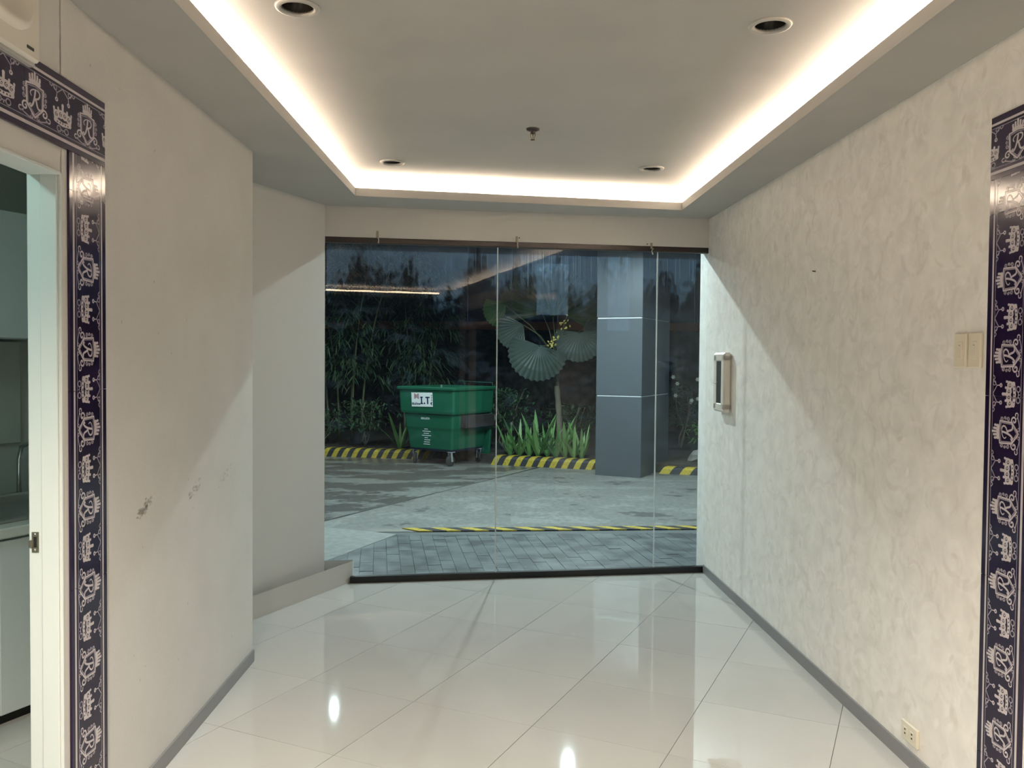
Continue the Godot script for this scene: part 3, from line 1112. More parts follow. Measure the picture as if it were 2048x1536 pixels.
func build_pantry() -> void:
	build_surround("dark blue printed tile border with crowns around the left doorway", left_x, 1.0, -2.548, -1.62, 0.229)
	build_surround("dark blue printed tile border with crowns on the textured right wall", right_x, -1.0, -2.636, 1.786, 0.229)

	var st := new_st()
	# white lining of the left doorway with its stop and strike plate
	var fr := structure("door_1")
	var x := left_x(DOOR_A)
	st = new_st()
	box(st, at(x - 0.0475, DOOR_TOP / 2, DOOR_A + 0.004), Vector3(0.099, DOOR_TOP, 0.010), 0.002)
	obj(fr, "jamb", st, M.white_plaster)
	st = new_st()
	box(st, at(x - 0.031, DOOR_TOP / 2, DOOR_A + 0.0125), Vector3(0.050, DOOR_TOP, 0.008), 0.002)
	obj(fr, "door_stop", st, M.white_plaster)
	st = new_st()
	box(st, at(left_x(DOOR_B) - 0.0475, DOOR_TOP / 2, DOOR_B - 0.004), Vector3(0.099, DOOR_TOP, 0.010), 0.002)
	obj(fr, "jamb", st, M.white_plaster)
	st = new_st()
	box(st, at((left_x(DOOR_A) + left_x(DOOR_B)) / 2 - 0.0475, DOOR_TOP - 0.004, (DOOR_A + DOOR_B) / 2), Vector3(0.096, 0.010, DOOR_B - DOOR_A - 0.02), 0.002)
	obj(fr, "head_lining", st, M.white_plaster)
	var sp := thing("strike_plate", "small brass strike plate with a dark latch hole on the white door lining", "strike plate", Vector3(x - 0.0775, 1.032, DOOR_A + 0.0105))
	st = new_st()
	for b: Array in [[0.0, 0.023, 0.020, 0.014], [0.0, -0.023, 0.020, 0.014], [-0.0075, 0.0, 0.005, 0.034], [0.0075, 0.0, 0.005, 0.034]]:
		box(st, at(b[0], b[1], 0.0), Vector3(b[2], b[3], 0.003), 0.0)
	box(st, at(-0.013, -0.004, 0.003), Vector3(0.010, 0.022, 0.004), 0.001)
	obj(sp, "plate", st, M.dull_brass)
	st = new_st()
	box(st, at(0.0, 0.0, -0.0012), Vector3(0.0105, 0.034, 0.001), 0.0)
	obj(sp, "latch_hole", st, M.slot_black)
	for s in [-1.0, 1.0]:
		st = new_st(true)
		lathe(st, [Vector2(0.0035, -0.001), Vector2(0.0035, 0.0015), Vector2(0, 0.003)], 10, Transform3D(Basis(Vector3.RIGHT, PI / 2), Vector3(0, 0.023 * s, 0.0015)))
		obj(sp, "screw", st, M.steel)

	# pantry shell
	var da := Vector2(sin(GRID), -cos(GRID))
	var db := Vector2(cos(GRID), sin(GRID))
	var foot := Vector2(-2.145, -3.56)                 # on the toe line of the base cabinets
	var back := foot - db * 0.60
	st = new_st()
	var e0 := back + da * 0.88
	var e1 := back - da * 3.4
	prism(st, [e0, e1, e1 - db * 0.1, e0 - db * 0.1], 0, WALL_TOP)
	struct_mesh("wall_pantry_rear", st, M.splash_tile)
	st = new_st()
	prism(st, [Vector2(e1.x - 0.2, -0.75), Vector2(-1.37, -0.75), Vector2(-1.37, -0.65), Vector2(e1.x - 0.2, -0.65)], 0, WALL_TOP)
	struct_mesh("wall_pantry_side", st, M.white_plaster)
	st = new_st()
	prism(st, [Vector2(-4.45, -4.45), Vector2(-1.39, -4.45), Vector2(-1.36, -0.65), Vector2(-4.45, -0.65)], 2.62, 2.66)
	struct_mesh("ceiling_pantry", st, M.white_plaster)

	var turn := -GRID
	var base := thing("base_cabinet", "white pantry base cabinet with dark toe gap seen through the left doorway", "cabinet", Vector3(foot.x, 0, foot.y), turn)
	# local x = db (out of the front), local z = -da
	st = new_st()
	box(st, at(-0.30, 0.43, 0.83), Vector3(0.56, 0.75, 2.74), 0.0)
	obj(base, "body", st, M.cabinet_white)
	st = new_st()
	box(st, at(-0.31, 0.025, 0.83), Vector3(0.50, 0.05, 2.72), 0.0)
	obj(base, "toe_kick", st, M.slot_black)
	for k in 5:
		st = new_st()
		box(st, at(-0.010, 0.43, -0.27 + 0.54 * k), Vector3(0.02, 0.74, 0.532), 0.003)
		obj(base, "door", st, M.cabinet_white)
	var ct := thing("countertop", "pale stone pantry worktop on the white base cabinet", "countertop", Vector3(foot.x, 0, foot.y), turn)
	st = new_st()
	box(st, at(-0.285, 0.835, 0.83), Vector3(0.62, 0.045, 2.76), 0.006)
	obj(ct, "worktop", st, M.counter)
	var sk := thing("sink", "stainless steel sink rim set on the pantry worktop", "sink", Vector3(foot.x, 0.858, foot.y), turn)
	st = new_st()
	box(st, at(-0.30, 0.010, -0.20), Vector3(0.46, 0.020, 0.66), 0.006)
	obj(sk, "rim", st, M.steel)
	st = new_st()
	box(st, at(-0.49, 0.035, -0.20), Vector3(0.05, 0.045, 0.66), 0.008)
	obj(sk, "back_ledge", st, M.steel)
	st = new_st(true)
	tube(st, [Vector3(-0.50, 0.05, -0.44), Vector3(-0.50, 0.22, -0.44), Vector3(-0.48, 0.28, -0.44), Vector3(-0.42, 0.30, -0.44), Vector3(-0.37, 0.27, -0.44), Vector3(-0.36, 0.22, -0.44)], [0.012, 0.011, 0.011, 0.011, 0.011, 0.012], 8)
	obj(sk, "tap", st, M.steel)
	var sh := thing("splash_panel", "grey painted panel between the pantry worktop and wall cabinet", "panel", Vector3(foot.x, 0, foot.y), turn)
	st = new_st()
	box(st, at(-0.585, 1.40, 0.85), Vector3(0.028, 0.50, 2.7), 0.002)
	obj(sh, "panel", st, M.splash_tile)
	var up := thing("wall_cabinet", "white pantry wall cabinet hung above the worktop", "cabinet", Vector3(foot.x, 0, foot.y), turn)
	st = new_st()
	box(st, at(-0.445, 1.95, 0.83), Vector3(0.30, 0.575, 2.74), 0.0)
	obj(up, "body", st, M.cabinet_white)
	for k in 5:
		st = new_st()
		box(st, at(-0.287, 1.95, -0.27 + 0.54 * k), Vector3(0.018, 0.575, 0.534), 0.002)
		obj(up, "door", st, M.cabinet_white)

	# fluorescent panel on the pantry ceiling
	var pl := thing("ceiling_panel_light", "cool white ceiling light panel inside the pantry", "ceiling light", Vector3(-2.0, 2.62, -1.75))
	st = new_st()
	box(st, at(0, -0.02, 0), Vector3(0.34, 0.04, 1.22), 0.004)
	obj(pl, "housing", st, M.trim_white)
	st = new_st()
	box(st, at(0, -0.042, 0), Vector3(0.28, 0.006, 1.14), 0.0)
	obj(pl, "diffuser", st, M.panel_glow)
	var al := AreaLight3D.new()
	al.name = "pantry_light"
	al.area_size = Vector2(0.28, 1.14)
	al.light_color = Color(0.80, 1.0, 0.975)
	al.light_energy = 0.85
	al.area_range = 12.0
	al.shadow_enabled = true
	al.transform = Transform3D(Basis(Vector3.RIGHT, -PI / 2), Vector3(0, -0.05, 0))
	pl.add_child(al)

# ------------------------------------------------------------------ small fittings of the lobby
func build_fittings() -> void:
	var where := ["nearest the doorway on the left", "nearest the right wall switches", "in the far left corner by the cove", "in the far right corner by the cove"]
	var spots := lamp_spots()
	for i in 4:
		var t := thing("recessed_downlight", "unlit round recessed downlight in the raised ceiling, " + where[i], "downlight", spots[i], 0.4 * i, "recessed downlights in the raised ceiling")
		var st := new_st(true)
		lathe(st, [Vector2(0.054, 0.004), Vector2(0.056, -0.006), Vector2(0.064, -0.010), Vector2(0.074, -0.007), Vector2(0.078, 0.0), Vector2(0.054, 0.004)], 32)
		obj(t, "trim_ring", st, M.trim_white)
		st = new_st(true)
		lathe(st, [Vector2(0.0, 0.115), Vector2(0.028, 0.112), Vector2(0.045, 0.08), Vector2(0.053, 0.03), Vector2(0.0545, 0.002)], 24)
		obj(t, "reflector", st, M.dark_reflector)
		st = new_st(true)
		for s in [-1.0, 1.0]:
			tube(st, [Vector3(0.010 * s, 0.11, 0), Vector3(0.012 * s, 0.06, 0.006), Vector3(0.010 * s, 0.028, 0)], [0.007, 0.007, 0.006], 8)
		obj(t, "lamp", st, M.lamp_glass)

	# two more downlights of the same row, lit, above and behind the viewer
	for i in 2:
		var t := thing("lit_downlight", ["lit round recessed downlight above the viewer, near the left doorway", "lit round recessed downlight above the viewer, near the right wall"][i], "downlight", Vector3(-0.74 + 1.44 * i, UPPER, -0.55 - 0.1 * i), 0.0, "lit recessed downlights above the viewer")
		var rg := new_st(true)
		lathe(rg, [Vector2(0.050, -0.002), Vector2(0.056, -0.006), Vector2(0.064, -0.010), Vector2(0.074, -0.007), Vector2(0.078, 0.0)], 24)
		obj(t, "trim_ring", rg, M.trim_white)
		rg = new_st(true)
		lathe(rg, [Vector2(0.0, -0.001), Vector2(0.050, -0.002)], 24)
		obj(t, "lamp_disc", rg, M.lamp_face)
		var sl := SpotLight3D.new()
		sl.name = "room_light"
		sl.light_color = Color(1.0, 0.945, 0.87)
		sl.light_energy = 10.0 - 5.0 * i
		sl.light_size = 0.045
		sl.spot_range = 20.0
		sl.spot_attenuation = 2.0
		sl.spot_angle = 68.0
		sl.spot_angle_attenuation = 0.7
		sl.shadow_enabled = true
		sl.transform = Transform3D(Basis(Vector3.RIGHT, -PI / 2), Vector3(0, -0.055, 0))
		t.add_child(sl)

	var sp := thing("fire_sprinkler", "dark pendent fire sprinkler on the raised ceiling", "sprinkler", Vector3(0.098, UPPER, -4.50))
	var st := new_st(true)
	lathe(st, [Vector2(0, -0.014), Vector2(0.020, -0.013), Vector2(0.034, -0.007), Vector2(0.036, 0.0)], 24)
	obj(sp, "escutcheon", st, M.slot_black)
	st = new_st(true)
	lathe(st, [Vector2(0, -0.030), Vector2(0.009, -0.028), Vector2(0.011, -0.010)], 12)
	obj(sp, "body", st, M.brown_frame)
	for s in [-1.0, 1.0]:
		st = new_st(true)
		tube(st, [Vector3(0.010 * s, -0.016, 0), Vector3(0.0135 * s, -0.032, 0), Vector3(0.010 * s, -0.048, 0), Vector3(0.002 * s, -0.055, 0)], [0.003, 0.003, 0.003, 0.003], 8)
		obj(sp, "frame_arm", st, M.dull_brass)
	st = new_st(true)
	tube(st, [Vector3(0, -0.028, 0), Vector3(0, -0.05, 0)], [0.0028, 0.0022], 8)
	obj(sp, "glass_bulb", st, M.dark_reflector)
	st = new_st(true)
	lathe(st, [Vector2(0, -0.0605), Vector2(0.0125, -0.060), Vector2(0.0125, -0.057), Vector2(0, -0.056)], 16)
	obj(sp, "deflector", st, M.brown_frame)

	# two switches and an outlet on the right wall
	var lean := atan(0.0405)
	var plate := func(t: Node3D, w: float, h: float) -> void:
		var s := new_st()
		box(s, at(-0.006, 0, 0), Vector3(0.012, h, w), 0.0035)
		obj(t, "plate", s, M.plate_ivory)
	var k := 0
	for z: float in [-3.016, -2.929]:
		var t := thing("light_switch", ["blank-looking ivory light switch, farther of the pair on the right wall", "ivory light switch touching the dark tile border"][k], "light switch", Vector3(right_x(z), 1.628, z), lean, "light switches by the right doorway")
		plate.call(t, 0.074, 0.122)
		st = new_st()
		box(st, at(-0.0125, 0.0, 0.004), Vector3(0.006, 0.062, 0.026), 0.002)
		obj(t, "rocker", st, M.plate_ivory)
		st = new_st()
		box(st, at(-0.0158, 0.018, 0.004), Vector3(0.001, 0.004, 0.010), 0.0)
		obj(t, "indicator_slot", st, M.splash_tile)
		k += 1
	var ol := thing("power_outlet", "ivory double power outlet just above the grey skirting", "outlet", Vector3(right_x(-3.308), 0.132, -3.308), lean)
	plate.call(ol, 0.122, 0.076)
	for s in [-1.0, 1.0]:
		st = new_st()
		box(st, at(-0.0125, 0.0, 0.026 * s), Vector3(0.003, 0.034, 0.034), 0.002)
		var so := obj(ol, "socket", st, M.plate_ivory)
		for v in [-1.0, 1.0]:
			st = new_st()
			box(st, at(-0.0142, 0.008 * v, 0.026 * s), Vector3(0.001, 0.006, 0.009), 0.0)
			obj(so, "slot", st, M.slot_black)

	# opened wall box close to the glass
	var wb := thing("wall_box", "off-white rounded wall box with a dark open cut-out beside the glass front", "wall box", Vector3(right_x(-5.88), 1.442, -5.88), lean)
	st = new_st()
	var W := 0.255
	var H := 0.405
	# a frame of four sides round the cut-out, a floor behind it
	for b: Array in [[0.0, 0.170, W, 0.065], [0.0, -0.170, W, 0.065]]:
		box(st, at(-0.027, b[1], b[0]), Vector3(0.054, b[3], b[2]), 0.012)
	box(st, at(-0.027, 0, -0.0875), Vector3(0.054, H - 0.02, 0.080), 0.012)
	box(st, at(-0.027, 0, 0.090), Vector3(0.054, H - 0.02, 0.075), 0.012)
	obj(wb, "cover", st, M.unit_plastic)
	st = new_st()
	box(st, at(-0.0255, 0, 0.0), Vector3(0.050, H - 0.12, W - 0.10), 0.0)
	obj(wb, "dark_inside", st, M.slot_black)
	st = new_st(true)
	tube(st, [Vector3(-0.01, 0.0, 0.0), Vector3(-0.04, 0.01, -0.02), Vector3(-0.062, -0.012, -0.05), Vector3(-0.066, -0.004, -0.085)], [0.0025, 0.0025, 0.002, 0.002], 6)
	obj(wb, "loose_wire", st, M.dull_brass)
	st = new_st()
	box(st, at(-0.022, -0.03, -0.03), Vector3(0.03, 0.06, 0.018), 0.003)
	obj(wb, "terminal_block", st, M.plate_ivory)

	# nail in the right wall
	var nl := thing("nail", "tiny dark nail stub in the textured right wall", "nail", Vector3(right_x(-4.35), 2.044, -4.35), lean)
	st = new_st(true)
	tube(st, [Vector3(0, 0, 0), Vector3(-0.016, 0.002, 0)], [0.003, 0.003], 6)
	obj(nl, "shank", st, M.slot_black)

	# emergency-light like unit above the left doorway, cut by the picture's edge
	var un := thing("wall_unit", "off-white plastic wall unit with a rounded cover above the left doorway", "wall unit", Vector3(left_x(-2.17), 2.37, -2.17), atan(0.0094))
	st = new_st()
	box(st, at(0.019, 0.135, 0), Vector3(0.038, 0.27, 0.335), 0.006)
	obj(un, "housing", st, M.unit_plastic)
	st = new_st()
	box(st, at(0.012, -0.003, 0), Vector3(0.024, 0.012, 0.335), 0.002)
	obj(un, "base_lip", st, M.trim_white)
	st = new_st(true)
	var rim := []
	var hw := 0.125
	var hh := 0.150
	for i in 40:
		var a := TAU * i / 40
		var cx := signf(cos(a)) * pow(absf(cos(a)), 0.55) * hw
		var cy := signf(sin(a)) * pow(absf(sin(a)), 0.55) * hh
		rim.append(Vector2(cx, cy))
	for i in 40:
		var p: Vector2 = rim[i]
		var q: Vector2 = rim[(i + 1) % 40]
		var rings := [[1.0, 0.038], [0.98, 0.052], [0.86, 0.058], [0.72, 0.044], [0.0, 0.040]]
		for j in 4:
			var r0: Array = rings[j]
			var r1: Array = rings[j + 1]
			var P0 := Vector3(r0[1], 0.20 + p.y * r0[0], p.x * r0[0])
			var Q0 := Vector3(r0[1], 0.20 + q.y * r0[0], q.x * r0[0])
			var P1 := Vector3(r1[1], 0.20 + p.y * r1[0], p.x * r1[0])
			var Q1 := Vector3(r1[1], 0.20 + q.y * r1[0], q.x * r1[0])
			quad(st, P0, P1, Q1, Q0)
	obj(un, "rounded_cover", st, M.unit_plastic)
	st = new_st()
	box(st, at(0.0385, 0.026, -0.118), Vector3(0.002, 0.008, 0.032), 0.0)
	obj(un, "badge", st, M.brown_frame)

# ------------------------------------------------------------------ outside
func build_outdoors() -> void:
	# paving in front of the glass, its bricks square to the glass
	var gn := (GL_B - GL_A).normalized()
	var gin := Vector2(-gn.y, gn.x)
	if gin.y < 0:
		gin = -gin
	var go := -gin
	var pv := structure("paving")
	var st := new_st()
	var edge_l := Vector2(-1.35, -7.93)
	var edge_r := Vector2(2.60, -8.27)
	prism(st, [GL_A - gn * 1.5 + go * 0.03, GL_B + gn * 1.2 + go * 0.03, Vector2(2.60, -8.27), Vector2(-3.2, -7.76)], -0.30, -0.036)
	obj(pv, "bedding", st, M.paver_bed)
	rng.seed = 44
	var quadp := PackedVector2Array([GL_A - gn * 0.32 + go * 0.03, GL_B + gn * 0.55 + go * 0.03, Vector2(2.25, -8.06), Vector2(-1.06, -7.79), Vector2(-1.49, -6.72)])
	var shapes := []
	var bw := 0.105
	var bl := 0.27
	for i in range(-4, 36):
		for j in range(0, 9):
			var s := -0.3 + i * bw
			var w := 0.03 + (j - (0.5 if posmod(i, 2) == 1 else 0.0)) * bl
			var c := PackedVector2Array()
			for v: Array in [[s, w], [s + bw - 0.003, w], [s + bw - 0.003, w + bl - 0.003], [s, w + bl - 0.003]]:
				c.append(GL_A + gn * v[0] + go * v[1])
			for part: PackedVector2Array in Geometry2D.intersect_polygons(c, quadp):
				shapes.append(part)
	shapes.sort_custom(func(a, b): return area(a) > area(b))
	var rest := new_st()
	for i in shapes.size():
		var plan := []
		for v: Vector2 in shapes[i]:
			plan.append(v)
		var dy := rng.randf_range(-0.002, 0.002)
		if i < 290:
			st = new_st()
			prism(st, plan, -0.06, -0.030 + dy)
			obj(pv, "paver", st, M["paver_%d" % rng.randi_range(0, 3)])
		else:
			prism(rest, plan, -0.06, -0.030 + dy)
	if shapes.size() > 290:
		obj(pv, "cut_paver", rest, M.paver_1).set_meta("kind", "stuff")
	# pale concrete ramp at the left
	st = new_st()
	prism(st, [Vector2(-1.05, -7.83), Vector2(-1.49, -6.72), GL_A - gn * 0.33 + go * 0.03, GL_A - gn * 1.6 + go * 0.03, Vector2(-3.4, -7.9), Vector2(-1.75, -8.12)], -0.20, -0.029)
	struct_mesh("ramp", st, M.ramp_concrete)

	# yellow and black nosing along the paving edge
	var ks := thing("painted_edging", "low yellow and black painted edging at the end of the grey paving", "edging")
	var d := (edge_r - edge_l).normalized()
	var n := Vector2(d.y, -d.x)
	if n.y > 0:
		n = -n
	var e0 := Vector2(-0.86, -7.955)
	st = new_st()
	prism(st, [edge_l, edge_r, edge_r + n * 0.15, edge_l + n * 0.15], -0.20, -0.032)
	obj(ks, "concrete_edge", st, M.kerb_concrete)
	for i in 24:
		var s := i * 0.132
		st = new_st()
		prism(st, [e0 + d * s, e0 + d * (s + 0.13), e0 + d * (s + 0.13 - 0.16) + n * 0.15, e0 + d * (s - 0.16) + n * 0.15], -0.034, -0.022)
		obj(ks, "painted_stripe", st, M.kerb_yellow if i % 2 == 0 else M.kerb_black)

	# driveway: two concrete bays with an open joint between them
	var rd := structure("road")
	var j0 := Vector2(-1.93, -8.81)
	var j1 := Vector2(-0.265, -12.05)
	var jd := (j1 - j0).normalized()
	var jn := Vector2(-jd.y, jd.x) * 0.02
	var ja := j0 - jd * 3.0
	var jb := j1 + jd * 4.0
	st = new_st()
	prism(st, [Vector2(-14, -4), Vector2(14, -4), Vector2(14, -20), Vector2(-14, -20)], -0.40, ROAD - 0.02)
	obj(rd, "road_base", st, M.joint_dark)
	st = new_st()
	var right := jn * (1.0 if jn.x > 0 else -1.0)
	prism(st, [ja + right, jb + right, Vector2(14, jb.y), Vector2(14, ja.y)], -0.30, ROAD)
	obj(rd, "concrete_bay", st, M.road_dry)
	st = new_st()
	prism(st, [ja - right, jb - right, Vector2(-14, jb.y), Vector2(-14, ja.y)], -0.30, ROAD)
	obj(rd, "wet_bay", st, M.road_wet)

	# planting bed behind the kerbs
	st = new_st()
	prism(st, [Vector2(-12, -15.4), Vector2(-4.5, -14.95), Vector2(-1.30, -14.50), Vector2(-0.50, -14.10), Vector2(-0.2, -13.80), Vector2(1.25, -13.28), Vector2(3.2, -12.60), Vector2(12, -11.0), Vector2(12, -20), Vector2(-12, -20)], -0.35, 0.03)
	struct_mesh("planting_bed", st, M.soil)
	# the kerbs
	kerb("yellow and black striped kerb running left of the green bin", Vector2(-5.2, -14.98), Vector2(-1.33, -14.33), 0.178)
	kerb("yellow and black striped kerb in front of the strap-leaved lilies", Vector2(-0.33, -13.70), Vector2(1.30, -13.13), 0.195)
	kerb("short yellow and black striped kerb to the right of the grey pillar", Vector2(2.22, -12.79), Vector2(4.6, -11.95), 0.30, 0.7)

	# clad pillar
	var db := Vector2(cos(GRID), sin(GRID))
	var da := Vector2(sin(GRID), -cos(GRID))
	var front := Vector2(1.864, -12.283)
	var pil := thing("clad_pillar", "tall blue-grey panel-clad pillar with pale horizontal joints", "pillar", Vector3(front.x, ROAD, front.y), -GRID)
	var w := 0.69
	var dep := 1.5
	# local x = db, z = -da: the front right corner is the origin
	st = new_st()
	box(st, at(-w / 2, 1.85, -dep / 2), Vector3(w - 0.02, 3.7, dep - 0.02), 0.0)
	obj(pil, "core", st, M.pillar_joint)
	var levels := [0.0, 1.175, 2.31, 3.45, 3.70]
	for i in 4:
		var y0: float = levels[i] + (0.009 if i else 0.0)
		var y1: float = levels[i + 1] - 0.009
		st = new_st()
		box(st, at(-w / 2, (y0 + y1) / 2, -0.004), Vector3(w, y1 - y0, 0.012), 0.003)
		obj(pil, "front_panel", st, M.pillar_panel)
		for q: Array in [[0.35, 0.694], [1.105, 0.784]]:
			st = new_st()
			box(st, at(-0.004, (y0 + y1) / 2, -q[0]), Vector3(0.012, (y1 - y0) + (0.010 if i else 0.0), q[1]), 0.002)
			obj(pil, "side_panel", st, M.pillar_panel)
			st = new_st()
			box(st, at(-w + 0.004, (y0 + y1) / 2, -q[0]), Vector3(0.012, y1 - y0, q[1]), 0.002)
			obj(pil, "side_panel", st, M.pillar_panel)

	# canopy over the driveway, with lamps let into it
	st = new_st()
	prism(st, [Vector2(-7, -5.9), Vector2(7, -6.1), Vector2(7, -14.0), Vector2(-7, -14.0)], 3.55, 3.75)
	struct_mesh("ceiling_canopy", st, M.canopy_paint)
	var k := 0
	for p: Array in [[-2.53, -12.22, 3.6], [0.735, -10.55, 8.0], [0.1, -8.35, 8.5], [-2.6, -8.6, 3.4], [4.2, -10.4, 6.0]]:
		var t := thing("canopy_lamp", ["round white lamp in the driveway canopy beyond the green bin's left", "round white lamp in the driveway canopy before the pillar", "round white lamp in the driveway canopy close to the glass", "round white lamp in the driveway canopy over the ramp", "round white lamp in the driveway canopy right of the pillar"][k], "lamp", Vector3(p[0], 3.55, p[1]), 0.0, "lamps in the driveway canopy")
		st = new_st(true)
		lathe(st, [Vector2(0.045, -0.010), Vector2(0.06, -0.012), Vector2(0.07, 0.0)], 24)
		obj(t, "trim_ring", st, M.trim_white)
		st = new_st(true)
		lathe(st, [Vector2(0.0, -0.014), Vector2(0.03, -0.013), Vector2(0.045, -0.010)], 24)
		obj(t, "lamp_disc", st, M.lamp_glow)
		var sl := SpotLight3D.new()
		sl.name = "canopy_light"
		sl.light_color = Color(0.88, 0.98, 0.985)
		sl.light_energy = p[2]
		sl.light_size = 0.035
		sl.spot_range = 30.0
		sl.spot_attenuation = 2.0
		sl.spot_angle = 82.0
		sl.spot_angle_attenuation = 0.35
		sl.shadow_enabled = true
		sl.transform = Transform3D(Basis(Vector3.RIGHT, -PI / 2), Vector3(0, -0.09, 0))
		t.add_child(sl)
		k += 1

	# boundary wall far behind the plants
	var bw_ := thing("boundary_wall", "dark concrete boundary wall with a rust-brown rail behind the plants", "wall", Vector3(0, 0, -19.0), -0.05)
	st = new_st()
	box(st, at(0, 1.0, 0), Vector3(26, 2.5, 0.2), 0.0)
	obj(bw_, "wall_body", st, M.wall_concrete)
	st = new_st()
	box(st, at(0, 2.34, 0.03), Vector3(26, 0.18, 0.26), 0.01)
	obj(bw_, "rust_rail", st, M.rust_rail)
	for i in 26:
		st = new_st()
		box(st, at(-12.5 + i, 4.1, -0.02 + 0.02 * (i % 2)), Vector3(0.985, 3.4, 0.06), 0.006)
		obj(bw_, "sheet_panel", st, M.sheet_navy)

func area(p: PackedVector2Array) -> float:
	var s := 0.0
	for i in p.size():
		s += p[i].cross(p[(i + 1) % p.size()])
	return absf(s) / 2

func kerb(label: String, a: Vector2, b: Vector2, period: float, tall := 1.0) -> void:
	var d := (b - a).normalized()
	var t := thing("striped_kerb", label, "kerb", Vector3(a.x, ROAD, a.y), -atan2(d.y, d.x), "striped kerbs along the planting bed")
	var prof := [Vector2(0.0, 0.0), Vector2(-0.012, 0.10), Vector2(-0.035, 0.135), Vector2(-0.07, 0.15), Vector2(-0.20, 0.15), Vector2(-0.20, 0.0)]
	var w := period / 2
	var st := new_st()
	var shear := func(p: Vector2) -> float: return p.y * 0.42 - p.x * 0.30
	for i in prof.size():
		var p: Vector2 = prof[i]
		var q: Vector2 = prof[(i + 1) % prof.size()]
		var P := Vector3(shear.call(p), p.y, p.x)
		var Q := Vector3(shear.call(q), q.y, q.x)
		var W := Vector3(w, 0, 0)
		quad(st, P, P + W, Q + W, Q)
	for i in range(1, prof.size() - 1):
		var tri3 := []
		for k in [0, i, i + 1]:
			var p: Vector2 = prof[k]
			tri3.append(Vector3(shear.call(p), p.y, p.x))
		var mid := Vector3(w / 2, 0.07, -0.1)
		face(st, tri3.duplicate(), mid)
		face(st, [tri3[0] + Vector3(w, 0, 0), tri3[1] + Vector3(w, 0, 0), tri3[2] + Vector3(w, 0, 0)], mid)
	var mesh := mesh_of(st)
	var n := int((b - a).length() / w)
	for i in n:
		put(t, "painted_block", mesh, M.kerb_yellow if i % 2 == 0 else M.kerb_black, Transform3D(Basis.from_scale(Vector3(1, tall, 1)), Vector3(i * w, 0, 0)))

